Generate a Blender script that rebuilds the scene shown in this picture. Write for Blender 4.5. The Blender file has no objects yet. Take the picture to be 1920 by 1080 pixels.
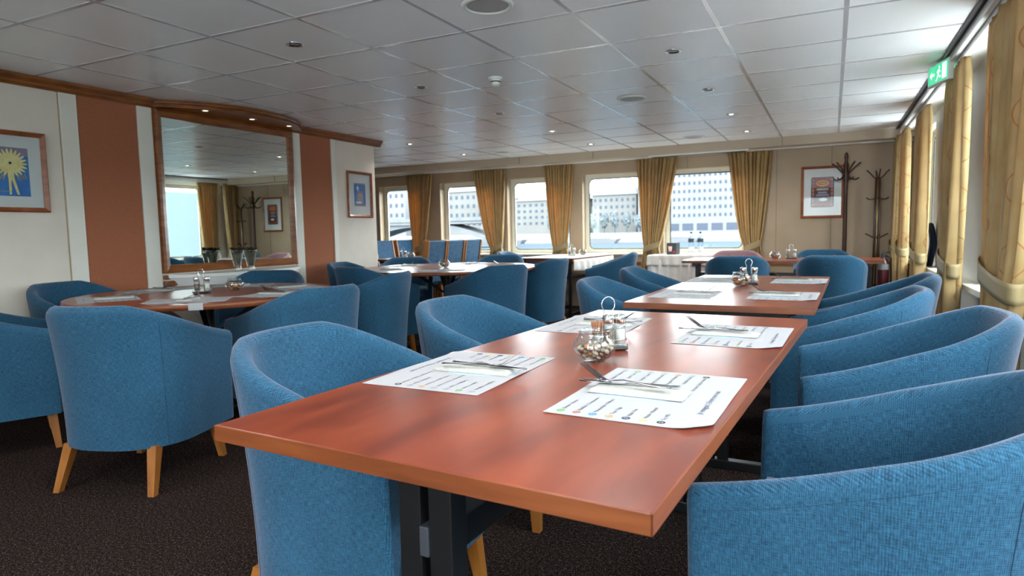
import bpy, bmesh, math, random
from mathutils import Vector, Matrix
PI = math.pi
random.seed(7)
SC = bpy.context.scene
COL = SC.collection

# ------------------------------------------------------------------ camera
YAW, PITCH, ROLL = .46, -.0864, -.0201
cy, sy = math.cos(YAW), math.sin(YAW)
fw = Vector((-sy*math.cos(PITCH), cy*math.cos(PITCH), math.sin(PITCH)))
rt0 = Vector((cy, sy, 0)); up0 = rt0.cross(fw)
rt = math.cos(ROLL)*rt0 + math.sin(ROLL)*up0
up = -math.sin(ROLL)*rt0 + math.cos(ROLL)*up0
cd = bpy.data.cameras.new('camera')
cam = bpy.data.objects.new('camera', cd); COL.objects.link(cam)
M = Matrix((rt, up, -fw)).transposed().to_4x4(); M.translation = (0, 0, 1.081)
cam.matrix_world = M
cd.sensor_width = 36; cd.lens = 1212.03/1920*36
cd.clip_start = .05; cd.clip_end = 2000
cd.dof.use_dof = True; cd.dof.focus_distance = 1.8; cd.dof.aperture_fstop = 6.3
SC.camera = cam

# ------------------------------------------------------------------ world, exposure
SC.view_settings.view_transform = 'Standard'; SC.view_settings.look = 'None'
SC.view_settings.gamma = 1; SC.view_settings.exposure = EXPO = 2.78
W = bpy.data.worlds.new('overcast sky'); SC.world = W; W.use_nodes = True
bg = W.node_tree.nodes['Background']; bg.inputs[0].default_value = (.86, .94, 1, 1); bg.inputs[1].default_value = 3.0
LAMP_W = 5.0
SC.cycles.transparent_max_bounces = 32; SC.cycles.max_bounces = 14; SC.cycles.diffuse_bounces = 8
# window portals help the daylight through the panes to sample well
def portal(name, loc, sx, sz, normal):
    l = bpy.data.lights.new(name, 'AREA'); l.shape = 'RECTANGLE'; l.size = sx; l.size_y = sz
    l.cycles.is_portal = True
    o = bpy.data.objects.new(name, l); COL.objects.link(o); o.location = loc
    o.rotation_euler = Vector(normal).to_track_quat('-Z', 'Z').to_euler()

# ------------------------------------------------------------------ materials
def lin(c): return tuple(((v/255)/12.92 if v/255 <= .04045 else ((v/255+.055)/1.055)**2.4) for v in c)+(1,)
MATS = {}
def mat(name, rgb, rough=.5, metal=0, spec=.5, **k):
    m = bpy.data.materials.new(name); m.use_nodes = True
    p = m.node_tree.nodes['Principled BSDF']
    p.inputs['Base Color'].default_value = lin(rgb); p.inputs['Roughness'].default_value = rough
    p.inputs['Metallic'].default_value = metal; p.inputs['Specular IOR Level'].default_value = spec
    for a, b in k.items(): p.inputs[a.replace('_', ' ')].default_value = b
    MATS[name] = m; return m
def nd(m, typ, **k):
    n = m.node_tree.nodes.new(typ)
    for a, b in k.items():
        if hasattr(n, a): setattr(n, a, b)
        else: n.inputs[a.replace('_', ' ')].default_value = b
    return n
def lk(m, a, ai, b, bi): m.node_tree.links.new(a.outputs[ai], b.inputs[bi])
def P(m): return m.node_tree.nodes['Principled BSDF']
def ramp(m, stops):
    r = nd(m, 'ShaderNodeValToRGB'); e = r.color_ramp.elements
    while len(e) < len(stops): e.new(.5)
    for i, (p, c) in enumerate(stops): e[i].position = p; e[i].color = lin(c)
    return r
def bump(m, src, out, strength, dist=.001, chain=None):
    b = nd(m, 'ShaderNodeBump'); b.inputs['Strength'].default_value = strength; b.inputs['Distance'].default_value = dist
    lk(m, src, out, b, 'Height')
    if chain: lk(m, chain, 0, b, 'Normal')
    lk(m, b, 0, P(m), 'Normal'); return b
def noisy(name, a, b, scale, rough=.5, coord='Object', stretch=(1, 1, 1), bumps=0, spec=.5, detail=4, lo=.35, hi=.65, **k):
    m = mat(name, a, rough, 0, spec, **k)
    tc = nd(m, 'ShaderNodeTexCoord'); mp = nd(m, 'ShaderNodeMapping'); mp.inputs['Scale'].default_value = stretch
    lk(m, tc, coord, mp, 0); n = nd(m, 'ShaderNodeTexNoise'); n.inputs['Scale'].default_value = scale; n.inputs['Detail'].default_value = detail
    lk(m, mp, 0, n, 0); r = ramp(m, [(lo, a), (hi, b)]); lk(m, n, 'Fac', r, 0); lk(m, r, 0, P(m), 'Base Color')
    if bumps: bump(m, n, 'Fac', bumps, .002)
    return m

# woven upholstery, UVs are in metres
def fabric(name, dark, light, warm, thread=620):
    m = mat(name, light, .85, 0, .25)
    tc = nd(m, 'ShaderNodeTexCoord')
    def ns(sc, st, det=3):
        mp = nd(m, 'ShaderNodeMapping'); mp.inputs['Scale'].default_value = st; lk(m, tc, 'UV', mp, 0)
        n = nd(m, 'ShaderNodeTexNoise'); n.inputs['Scale'].default_value = sc; n.inputs['Detail'].default_value = det; lk(m, mp, 0, n, 0); return n
    a = ns(60, (1, 9, 1)); b = ns(60, (9, 1, 1)); big = ns(5, (1, 1, 1))
    wu = nd(m, 'ShaderNodeTexWave', wave_type='BANDS', bands_direction='X'); wu.inputs['Scale'].default_value = thread/6.28*1.0
    wv = nd(m, 'ShaderNodeTexWave', wave_type='BANDS', bands_direction='Y'); wv.inputs['Scale'].default_value = thread/6.28*1.0
    for w in (wu, wv): lk(m, tc, 'UV', w, 0); w.inputs['Distortion'].default_value = .6
    mul = nd(m, 'ShaderNodeMath', operation='MULTIPLY'); lk(m, wu, 'Fac', mul, 0); lk(m, wv, 'Fac', mul, 1)
    ad = nd(m, 'ShaderNodeMath', operation='ADD'); lk(m, a, 'Fac', ad, 0); lk(m, b, 'Fac', ad, 1)
    ad2 = nd(m, 'ShaderNodeMath', operation='MULTIPLY_ADD'); lk(m, mul, 0, ad2, 0); ad2.inputs[1].default_value = .42; lk(m, ad, 0, ad2, 2)
    ad3 = nd(m, 'ShaderNodeMath', operation='MULTIPLY_ADD'); lk(m, big, 'Fac', ad3, 0); ad3.inputs[1].default_value = .25; lk(m, ad2, 0, ad3, 2)
    mr = nd(m, 'ShaderNodeMapRange'); mr.inputs[1].default_value = 1.0; mr.inputs[2].default_value = 1.55; lk(m, ad3, 0, mr, 0)
    r = ramp(m, [(0, dark), (1, light)]); lk(m, mr, 0, r, 0); lk(m, r, 0, P(m), 'Base Color')
    bump(m, ad3, 0, .35, .0012)
    P(m).inputs['Sheen Weight'].default_value = .35; P(m).inputs['Sheen Roughness'].default_value = .4
    P(m).inputs['Sheen Tint'].default_value = lin(warm)
    return m
BLUE = fabric('blue woven upholstery', (22, 56, 80), (50, 102, 132), (215, 200, 215))
BLUE_PLAIN = noisy('plain blue upholstery', (22, 66, 98), (36, 88, 122), 30, .8)
SEAM = mat('dark blue stitching', (14, 44, 72), .8)
PINK = fabric('rose grey woven upholstery', (120, 88, 96), (172, 138, 146), (215, 200, 215))

def wood(name, a, b, c, stretch, rough=.32, coat=.0, scale=3.2, bm=.03):
    m = mat(name, a, rough, 0, .5); tc = nd(m, 'ShaderNodeTexCoord'); mp = nd(m, 'ShaderNodeMapping'); mp.inputs['Scale'].default_value = stretch
    lk(m, tc, 'Object', mp, 0); n = nd(m, 'ShaderNodeTexNoise'); n.inputs['Scale'].default_value = scale; n.inputs['Detail'].default_value = 3; n.inputs['Roughness'].default_value = .5; n.inputs['Distortion'].default_value = .25
    lk(m, mp, 0, n, 0); r = ramp(m, [(.28, a), (.5, b), (.72, c)]); lk(m, n, 'Fac', r, 0); lk(m, r, 0, P(m), 'Base Color')
    P(m).inputs['Coat Weight'].default_value = coat; P(m).inputs['Coat Roughness'].default_value = .2
    return m
CHERRY = wood('cherry laminate', (92, 31, 16), (122, 50, 24), (141, 63, 33), (3.5, .9, 3), .30, .22, 3.0)
EDGE = wood('orange cherry edge strip', (94, 44, 17), (112, 56, 24), (124, 67, 31), (1.2, 1.2, 14), .4)
BEECH = wood('honey beech', (128, 75, 26), (146, 90, 35), (158, 101, 45), (8, 8, 1), .4)
MAHOG = wood('mahogany moulding', (108, 56, 20), (136, 76, 29), (152, 91, 38), (2, 2, 9), .3, .3)
FRAMEW = wood('picture frame wood', (122, 62, 32), (150, 82, 46), (172, 100, 60), (3, 3, 6), .32, .2)
DARKW = wood('dark stained wood', (40, 22, 14), (58, 32, 20), (76, 44, 28), (9, 9, 1), .35, .2)
BLACK = mat('black painted steel', (16, 16, 18), .35)
GREYP = mat('grey plastic', (50, 53, 60), .45)
CHROME = mat('polished steel', (215, 215, 215), .12, 1)
STEEL = mat('cutlery steel', (126, 126, 130), .2, 1)
PAPER = mat('white paper', (164, 165, 170), .7)
NAPKIN = noisy('cream napkin paper', (166, 166, 160), (178, 178, 173), 120, .85, bumps=.15)
INK = mat('dark printing ink', (36, 39, 48), .6)
INKS = [mat('printed '+n, c, .6) for n, c in [('green', (92, 168, 62)), ('red brown', (176, 92, 84)), ('blue', (48, 138, 190)), ('ochre', (190, 150, 90)), ('navy', (24, 34, 78)), ('yellow', (206, 204, 112)), ('black', (24, 26, 32)), ('grey', (150, 152, 158)), ('light blue', (172, 208, 228)), ('faint grey', (206, 209, 214))]]
def glassy(name, tint=(1, 1, 1), ior=1.45, base=0.0):
    m = bpy.data.materials.new(name); m.use_nodes = True; nt = m.node_tree; nt.nodes.clear()
    o = nt.nodes.new('ShaderNodeOutputMaterial'); t = nt.nodes.new('ShaderNodeBsdfTransparent'); t.inputs[0].default_value = (*tint, 1)
    g = nt.nodes.new('ShaderNodeBsdfGlossy'); g.inputs['Roughness'].default_value = .02
    lw = nt.nodes.new('ShaderNodeLayerWeight'); lw.inputs[0].default_value = .5
    pw = nt.nodes.new('ShaderNodeMath'); pw.operation = 'POWER'; pw.inputs[1].default_value = 5
    mx = nt.nodes.new('ShaderNodeMixShader'); l = nt.links.new; f0 = ((ior-1)/(ior+1))**2+base
    a = nt.nodes.new('ShaderNodeMath'); a.operation = 'MULTIPLY_ADD'; a.inputs[1].default_value = 1-f0; a.inputs[2].default_value = f0
    l(lw.outputs['Facing'], pw.inputs[0]); l(pw.outputs[0], a.inputs[0]); l(a.outputs[0], mx.inputs[0])
    l(t.outputs[0], mx.inputs[1]); l(g.outputs[0], mx.inputs[2]); l(mx.outputs[0], o.inputs[0]); return m
PANE = glassy('clear window glass', (.97, .99, .98), 1.3)
GLASS = glassy('clear table glass', (.93, .95, .95), 1.5, .07)
PICGL = glassy('picture glass', (.99, .99, .99), 1.25)
MIRROR = mat('silvered mirror', (205, 214, 210), .01, 1)
CREAM = noisy('cream wall paint', (226, 216, 202), (230, 221, 208), 6, .55)
STRIP = noisy('pale pilaster paint', (232, 228, 216), (236, 232, 222), 6, .45)
BEIGE = noisy('beige wall laminate', (172, 150, 124), (178, 157, 132), 3, .5)
SOFF = mat('soffit paint', (188, 172, 150), .5)
WHITE = mat('white painted metal', (232, 232, 228), .4)
SILLM = mat('ivory window surround', (236, 234, 218), .35)
GASKET = mat('dark rubber gasket', (70, 76, 72), .5)
RUST = noisy('terracotta wall textile', (160, 94, 64), (174, 107, 75), 220, .85, bumps=.2, detail=6)
DARKGAP = mat('black shadow gap', (20, 18, 18), .6)
# ceiling tile and grid
TILE = noisy('white metal ceiling tile', (246, 247, 250), (248, 249, 251), 1.3, .34, spec=.55)
GRID = mat('white ceiling grid', (196, 196, 200), .15, 0, 1)
# carpet
CARP = mat('speckled brown carpet', (40, 34, 34), 1, 0, 0)
def _carpet(m):
    tc = nd(m, 'ShaderNodeTexCoord'); n = nd(m, 'ShaderNodeTexNoise'); n.inputs['Scale'].default_value = 260; n.inputs['Detail'].default_value = 3
    lk(m, tc, 'Object', n, 0); n2 = nd(m, 'ShaderNodeTexNoise'); n2.inputs['Scale'].default_value = 90; lk(m, tc, 'Object', n2, 0)
    mx = nd(m, 'ShaderNodeMath', operation='MULTIPLY_ADD'); lk(m, n2, 'Fac', mx, 0); mx.inputs[1].default_value = .35; lk(m, n, 'Fac', mx, 2)
    r = ramp(m, [(.50, (9, 10, 14)), (.68, (36, 28, 26)), (.80, (72, 60, 56)), (.92, (118, 106, 100))]); lk(m, mx, 0, r, 0); lk(m, r, 0, P(m), 'Base Color')
    bump(m, mx, 0, .8, .004)
_carpet(CARP)
# curtain: satin with a wandering thread
CURT = mat('gold satin curtain', (196, 160, 96), .45, 0, .4)
def _curt(m):
    tc = nd(m, 'ShaderNodeTexCoord'); sp = nd(m, 'ShaderNodeSeparateXYZ'); lk(m, tc, 'UV', sp, 0)
    s = nd(m, 'ShaderNodeMath', operation='MULTIPLY'); lk(m, sp, 'Y', s, 0); s.inputs[1].default_value = 21
    si = nd(m, 'ShaderNodeMath', operation='SINE'); lk(m, s, 0, si, 0)
    a = nd(m, 'ShaderNodeMath', operation='MULTIPLY_ADD'); lk(m, si, 0, a, 0); a.inputs[1].default_value = .032; lk(m, sp, 'X', a, 2)
    md = nd(m, 'ShaderNodeMath', operation='PINGPONG'); lk(m, a, 0, md, 0); md.inputs[1].default_value = .14
    lt = nd(m, 'ShaderNodeMath', operation='LESS_THAN'); lk(m, md, 0, lt, 0); lt.inputs[1].default_value = .0028
    n = nd(m, 'ShaderNodeTexNoise'); n.inputs['Scale'].default_value = 7; lk(m, tc, 'UV', n, 0)
    r = ramp(m, [(.3, (178, 150, 100)), (.7, (198, 172, 122))]); lk(m, n, 'Fac', r, 0)
    mx = nd(m, 'ShaderNodeMix', data_type='RGBA'); mx.inputs[7].default_value = lin((168, 112, 60))
    lk(m, lt, 0, mx, 0); lk(m, r, 0, mx, 6); lk(m, mx, 2, P(m), 'Base Color')
    # daylight glows through the cloth
    tl = nd(m, 'ShaderNodeBsdfTranslucent'); tl.inputs[0].default_value = lin((226, 172, 102))
    ms = nd(m, 'ShaderNodeMixShader'); ms.inputs[0].default_value = .3
    out = m.node_tree.nodes['Material Output']; lk(m, P(m), 0, ms, 1); lk(m, tl, 0, ms, 2); lk(m, ms, 0, out, 0)
_curt(CURT)
TIEM = mat('sand curtain tieback', (146, 128, 92), .6)
CLOTH = noisy('white table linen', (222, 214, 206), (232, 226, 218), 40, .8)
def glow(name, rgb, s):
    m = bpy.data.materials.new(name); m.use_nodes = True; p = P(m); p.inputs['Base Color'].default_value = (*rgb, 1)
    p.inputs['Emission Color'].default_value = (*rgb, 1); p.inputs['Emission Strength'].default_value = s; return m
BULB = glow('warm halogen bulb', (1, .80, .52), 2.2); DIM = glow('small warm lamp', (1, .84, .62), .35)
EXITG = glow('lit green exit panel', (.05, .55, .28), .16)
EXITW = glow('lit white pictogram', (.9, .95, .8), .2)

# ------------------------------------------------------------------ mesh builder
class MB:
    def __init__(s): s.b = bmesh.new(); s.mats = []; s.uv = None
    def _mi(s, m):
        if m not in s.mats: s.mats.append(m)
        return s.mats.index(m)
    def face(s, vs, m, smooth=False):
        try: f = s.b.faces.new(vs)
        except ValueError: return None
        f.material_index = s._mi(m); f.smooth = smooth; return f
    def poly(s, pts, m, smooth=False): return s.face([s.b.verts.new(p) for p in pts], m, smooth)
    def box(s, x0, x1, y0, y1, z0, z1, m, bev=0, T=None, seg=2):
        vs = [s.b.verts.new((x, y, z)) for z in (z0, z1) for x, y in ((x0, y0), (x1, y0), (x1, y1), (x0, y1))]
        fs = [s.face([vs[i] for i in q], m) for q in ((0, 3, 2, 1), (4, 5, 6, 7), (0, 1, 5, 4), (1, 2, 6, 5), (2, 3, 7, 6), (3, 0, 4, 7))]
        if bev:
            es = list({e for f in fs for e in f.edges})
            r = bmesh.ops.bevel(s.b, geom=es, offset=bev, segments=seg, affect='EDGES', profile=.5)
            vs = list({v for f in r['faces'] for v in f.verts} | {v for v in vs if v.is_valid})
            for f in r['faces']: f.smooth = seg > 2
        if T is not None: bmesh.ops.transform(s.b, matrix=T, verts=[v for v in vs if v.is_valid])
        return s
    def hexa(s, lo, hi, m):   # two quads of 4 points
        vs = [s.b.verts.new(p) for p in list(lo)+list(hi)]
        for q in ((0, 3, 2, 1), (4, 5, 6, 7), (0, 1, 5, 4), (1, 2, 6, 5), (2, 3, 7, 6), (3, 0, 4, 7)): s.face([vs[i] for i in q], m)
        return s
    def prism(s, pts, z0, z1, m, m2=None, smooth=False, ax='z'):
        f = {'z': lambda p, h: (p[0], p[1], h), 'x': lambda p, h: (h, p[0], p[1]), 'y': lambda p, h: (p[0], h, p[1])}[ax]
        a = [s.b.verts.new(f(p, z0)) for p in pts]; b = [s.b.verts.new(f(p, z1)) for p in pts]; n = len(pts)
        s.face(a[::-1], m2 or m); s.face(b, m)
        for i in range(n): s.face([a[i], a[(i+1) % n], b[(i+1) % n], b[i]], m2 or m, smooth)
        return s
    def lathe(s, prof, m, c=(0, 0, 0), n=24, close=False, T=None, smooth=True):
        rings = []
        for r, z in prof:
            if r < 1e-6: rings.append([s.b.verts.new((c[0], c[1], c[2]+z))])
            else: rings.append([s.b.verts.new((c[0]+r*math.cos(2*PI*i/n), c[1]+r*math.sin(2*PI*i/n), c[2]+z)) for i in range(n)])
        for A, B in zip(rings, rings[1:]):
            for i in range(n):
                j = (i+1) % n
                if len(A) == 1 and len(B) == 1: continue
                if len(A) == 1: s.face([A[0], B[j], B[i]], m, smooth)
                elif len(B) == 1: s.face([A[i], A[j], B[0]], m, smooth)
                else: s.face([A[i], A[j], B[j], B[i]], m, smooth)
        if T is not None: bmesh.ops.transform(s.b, matrix=T, verts=[v for R in rings for v in R])
        return s
    def tube(s, pts, r, m, n=8, closed=False, rs=None):
        pts = [Vector(p) for p in pts]; k = len(pts); rings = []; pn = None
        for i, p in enumerate(pts):
            a = pts[i-1] if (i or closed) else p; b = pts[(i+1) % k] if (i < k-1 or closed) else p
            t = (b-a).normalized()
            if pn is None: pn = t.orthogonal().normalized()
            pn = (pn-t*pn.dot(t)).normalized(); q = t.cross(pn); rr = rs[i] if rs else r
            rings.append([s.b.verts.new(p+rr*(math.cos(2*PI*j/n)*pn+math.sin(2*PI*j/n)*q)) for j in range(n)])
        for i in range(k if closed else k-1):
            A, B = rings[i], rings[(i+1) % k]
            for j in range(n): s.face([A[j], A[(j+1) % n], B[(j+1) % n], B[j]], m, True)
        if not closed: s.face(rings[0][::-1], m); s.face(rings[-1], m)
        return s
    def grid(s, f, nu, nv, m, uv=None, thick=0, smooth=True):
        V = [[s.b.verts.new(f(i/nu, j/nv)) for j in range(nv+1)] for i in range(nu+1)]
        L = s.b.loops.layers.uv.verify() if uv else None
        for i in range(nu):
            for j in range(nv):
                fc = s.face([V[i][j], V[i+1][j], V[i+1][j+1], V[i][j+1]], m, smooth)
                if L and fc:
                    for lp, (a, b) in zip(fc.loops, ((i, j), (i+1, j), (i+1, j+1), (i, j+1))): lp[L].uv = uv(a/nu, b/nv)
        return V
    def boxuv(s):
        L = s.b.loops.layers.uv.verify()
        for f in s.b.faces:
            n = f.normal if f.normal.length > 0 else Vector((0, 0, 1)); a = [abs(v) for v in n]; k = a.index(max(a))
            for lp in f.loops:
                p = lp.vert.co; lp[L].uv = ((p.y, p.z), (p.x, p.z), (p.x, p.y))[k]
        return s
    def build(s, name, parent=None, loc=None, rz=0, norm=True, me=False):
        if norm: bmesh.ops.recalc_face_normals(s.b, faces=s.b.faces)
        d = bpy.data.meshes.new(name); s.b.to_mesh(d); s.b.free()
        for m in s.mats: d.materials.append(m)
        if me: return d
        o = bpy.data.objects.new(name, d); COL.objects.link(o)
        if loc is not None: o.location = loc
        o.rotation_euler.z = rz
        if parent: o.parent = parent
        return o
def tag(o, label=None, cat=None, group=None, kind=None):
    for k, v in (('label', label), ('category', cat), ('group', group), ('kind', kind)):
        if v: o[k] = v
    return o
def empty(name, loc=(0, 0, 0), rz=0, label=None, cat=None, group=None, kind=None):
    o = bpy.data.objects.new(name, None); COL.objects.link(o); o.location = loc; o.rotation_euler.z = rz; o.empty_display_size = .1
    return tag(o, label, cat, group, kind)
def struct(mb, name, parent=None, **k):
    o = mb.build(name, parent, **k)
    if parent is None: o['kind'] = 'structure'
    return o
def kids(o): return KID.get(o.name, [])
def copy_tree(o, parent=None):
    c = o.copy(); COL.objects.link(c); c.parent = parent
    for ch in [x for x in list(o.children)]: copy_tree(ch, c)
    return c
def inst(o, loc, rz=0, label=None, group=None):
    c = copy_tree(o); c.location = loc; c.rotation_euler = (0, 0, rz)
    if label: c['label'] = label
    if group: c['group'] = group
    return c
FIRST = {}
def place(proto, loc, rz, label, group=None):
    if proto.name not in FIRST:
        FIRST[proto.name] = 1; proto.location = loc; proto.rotation_euler = (0, 0, rz); proto['label'] = label
        if group: proto['group'] = group
        return proto
    return inst(proto, loc, rz, label, group)
def text_geo(txt, size, align='LEFT'):
    c = bpy.data.curves.new('t', 'FONT'); c.body = txt; c.size = size; c.align_x = align; c.resolution_u = 2
    o = bpy.data.objects.new('t', c); COL.objects.link(o)
    d = bpy.data.meshes.new_from_object(o.evaluated_get(bpy.context.evaluated_depsgraph_get()))
    r = ([v.co.copy() for v in d.vertices], [list(p.vertices) for p in d.polygons])
    bpy.data.objects.remove(o); bpy.data.curves.remove(c); bpy.data.meshes.remove(d); return r
def put_text(mb, txt, size, x, y, z, m, align='LEFT', f=None):
    vs, fs = text_geo(txt, size, align)
    V = [mb.b.verts.new(f(v.x+x, v.y+y) if f else (v.x+x, v.y+y, z)) for v in vs]
    for q in fs: mb.face([V[i] for i in q], m)

# ================================================================== ROOM
RX, LX, FY, CZ = .62, -4.65, 8.72, 2.135       # right ceiling edge, left wall, far wall, ceiling
BY = -3.0; WX = .84                            # back wall, window wall on the right
GX, GY = .0414, 2.4534                         # ceiling grid origin
m = MB(); m.box(-9.2, 1.2, BY-.2, FY+.3, -.1, 0, CARP); struct(m, 'floor')
m = MB(); m.box(-9.2, RX, BY, 8.4, CZ+.004, CZ+.05, TILE)
c = -16
while GX+.6*c < RX:
    x = GX+.6*c
    if x > -9: m.box(x-.011, x+.011, BY, 8.4, CZ+.002, CZ+.0045, GRID)
    c += 1
for r in range(-9, 10):
    y = GY+.6*r
    if y < 8.4: m.box(-9.2, RX, y-.011, y+.011, CZ+.0015, CZ+.0045, GRID)
struct(m, 'ceiling')
m = MB(); m.box(-9.2, 1.2, BY-.2, FY+.3, CZ+.06, CZ+.2, WHITE); m.box(-9.2, RX+.4, 8.385, FY+.02, 2.035, CZ+.06, SOFF)
m.box(-9.2, RX+.4, 8.60, 8.70, 2.022, 2.036, WHITE, .004)
for x in (-4.0, -2.9, -.55): m.box(x-.002, x+.002, 8.381, 8.386, 2.036, CZ, DARKGAP)
struct(m, 'trim_1')                            # soffit over the far windows
# right hand ceiling edge: dark gap, white rail, upper panel
m = MB(); m.box(RX-.012, RX, BY, 8.385, CZ-.012, CZ+.004, GREYP); m.box(RX, RX+.02, BY, 8.385, CZ-.004, CZ+.05, DARKGAP)
m.box(RX+.02, RX+.045, BY, 8.385, 2.085, CZ+.06, WHITE); m.box(RX+.055, RX+.085, BY, 8.385, 2.06, CZ+.06, WHITE); m.box(RX+.086, WX+.02, BY, 8.385, 2.10, CZ+.06, WHITE)
struct(m, 'trim_2')

def rrect(x0, x1, z0, z1, r, n=6):
    out = []
    for cx, cz, a in ((x1-r, z1-r, 0), (x0+r, z1-r, 90), (x0+r, z0+r, 180), (x1-r, z0+r, 270)):
        for i in range(n+1):
            t = math.radians(a+90*i/n); out.append((cx+r*math.cos(t), cz+r*math.sin(t)))
    return out
def window(k, axis, pos, a0, a1, z0, z1, depth, r=.07, out=1):
    """rounded ship window: surround panel, gasket and pane; pos = wall plane of the glass"""
    g = .06
    def F(u, d, z): return (u, pos+d*out, z) if axis == 'y' else (pos+d*out, u, z)
    e = empty('window_%d' % k, F((a0+a1)/2, 0, z0), kind='structure')
    inn = rrect(a0, a1, z0, z1, r); outr = rrect(a0-g, a1+g, z0-g, z1+g, .012)
    m = MB(); n = len(inn)
    L = Vector(e.location)
    def V(p, d): return m.b.verts.new(Vector(F(p[0], d, p[1]))-L)
    A = [V(p, .0) for p in outr]; B = [V(p, .0) for p in inn]; C = [V(p, .03) for p in inn]; D = [V(p, .03) for p in outr]
    for i in range(n):
        j = (i+1) % n
        m.face([A[i], A[j], B[j], B[i]], SILLM); m.face([B[i], B[j], C[j], C[i]], SILLM, True); m.face([C[i], C[j], D[j], D[i]], SILLM); m.face([D[i], D[j], A[j], A[i]], SILLM)
    m.build('window_frame', e)
    m = MB(); m.tube([Vector(F(p[0], .0, p[1]))-L for p in rrect(a0+.004, a1-.004, z0+.004, z1-.004, r)], .007, GASKET, 6, True); m.build('gasket', e)
    m = MB(); m.prism([(p[0], p[1]) for p in inn], 0, .005, PANE, ax=axis)
    mm = m.build('pane', e); mm.location = Vector(F(0, .012, 0))-L
    return e
def wall_with_openings(name, axis, p0, p1, a0, a1, z1, ops, mt, mb=None, final=True):
    m = mb or MB(); ops = sorted(ops)
    def bx(u0, u1, z0, z2):
        if u1-u0 < 1e-4: return
        if axis == 'y': m.box(u0, u1, p0, p1, z0, z2, mt)
        else: m.box(p0, p1, u0, u1, z0, z2, mt)
    c = a0
    for o0, o1, oz0, oz1 in ops:
        bx(c, o0, 0, z1); bx(o0, o1, 0, oz0); bx(o0, o1, oz1, z1); c = o1
    bx(c, a1, 0, z1)
    return struct(m, name) if final else m
# far wall
k = 1; ops = []
for x0, x1 in ((-7.86, -7.05), (-6.68, -5.88), (-5.49, -4.60), (-4.31, -3.42), (-3.12, -2.25), (-1.97, -1.04)):
    ops.append((x0-.06, x1+.06, .755, 1.865))
m = MB(); m.box(-9.2, 1.1, FY-.012, FY, .60, .64, MAHOG)
for x in (-8.6, -1.72, -.63, -.02): m.box(x-.0015, x+.0015, FY-.001, FY, 1.87 if x < -1 else .64, 2.035, DARKGAP)
wall_with_openings('wall_far', 'y', FY, FY+.24, -9.2, 1.1, CZ+.06, ops, BEIGE, m)
for o in ops:
    window(k, 'y', FY+.13, o[0]+.06, o[1]-.06, .815, 1.805, .1); k += 1
    portal('daylight portal', ((o[0]+o[1])/2, FY+.22, 1.31), o[1]-o[0], 1.1, (0, -1, 0))
m = MB()
for o in ops: m.box(o[0]-.02, o[1]+.02, FY-.03, FY+.10, .735, .757, SILLM, .004)
struct(m, 'trim_3')
# right wall with tall side windows
ops = []
for y0, y1 in ((7.24, 8.00), (5.72, 6.46), (4.08, 4.74), (2.40, 3.15), (.78, 1.67), (-.57, .32), (-1.92, -1.03)):
    ops.append((y0-.06, y1+.06, .70, 2.02))
wall_with_openings('wall_right', 'x', WX, WX+.16, BY, FY, CZ+.06, ops, STRIP)
for o in ops:
    window(k, 'x', WX+.09, o[0]+.06, o[1]-.06, .76, 1.96, .1); k += 1
    portal('daylight portal', (WX+.15, (o[0]+o[1])/2, 1.36), o[1]-o[0], 1.3, (-1, 0, 0))
m = MB(); m.box(WX-.10, WX, BY, FY, .66, .70, SILLM, .006); m.box(WX-.02, WX, BY, FY, 0, .12, MAHOG); struct(m, 'baseboard_right')
# back wall (behind the camera)
ops = [(x, x+1.3, .75, 1.95) for x in (-2.35, -.82)]
wall_with_openings('wall_back', 'y', BY-.16, BY, -9.2, 1.1, CZ+.06, ops, CREAM)
for o in ops:
    window(k, 'y', BY-.09, o[0]+.06, o[1]-.06, .81, 1.89, .1, out=-1); k += 1
    portal('daylight portal', ((o[0]+o[1])/2, BY-.15, 1.35), 1.3, 1.2, (0, 1, 0))
# left partition with its panels
WE = 5.95
m = MB(); m.box(LX-.35, LX, BY, WE, 0, CZ+.06, CREAM, .006)
for y in (1.2, 2.615): m.box(LX, LX+.0015, y-.004, y+.004, 0, 2.08, BEIGE)
struct(m, 'wall_left')
m = MB(); m.box(-9.2, -9.0, BY, FY, 0, CZ+.06, BEIGE); struct(m, 'wall_far_left')
m = MB()
for y0, y1 in ((2.62, 2.73), (3.16, 3.275), (4.69, 4.80), (5.235, 5.30)): m.box(LX-.001, LX+.012, y0, y1, 0, 2.075, STRIP, .003)
struct(m, 'trim_4')
m = MB()
for y0, y1 in ((2.735, 3.155), (4.805, 5.23)):
    m.box(LX-.001, LX+.006, y0, y1, .1, 2.075, RUST)
struct(m, 'trim_5')
m = MB(); m.prism([(LX, 2.07), (LX+.02, 2.07), (LX+.035, 2.085), (LX+.035, 2.10), (LX+.06, 2.12), (LX+.06, CZ+.003), (LX, CZ+.003)], BY, WE+.09, MAHOG, ax='y'); struct(m, 'trim_6')
m = MB(); m.box(LX, LX+.015, BY, WE, 0, .1, MAHOG, .003); struct(m, 'baseboard_left')

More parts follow.
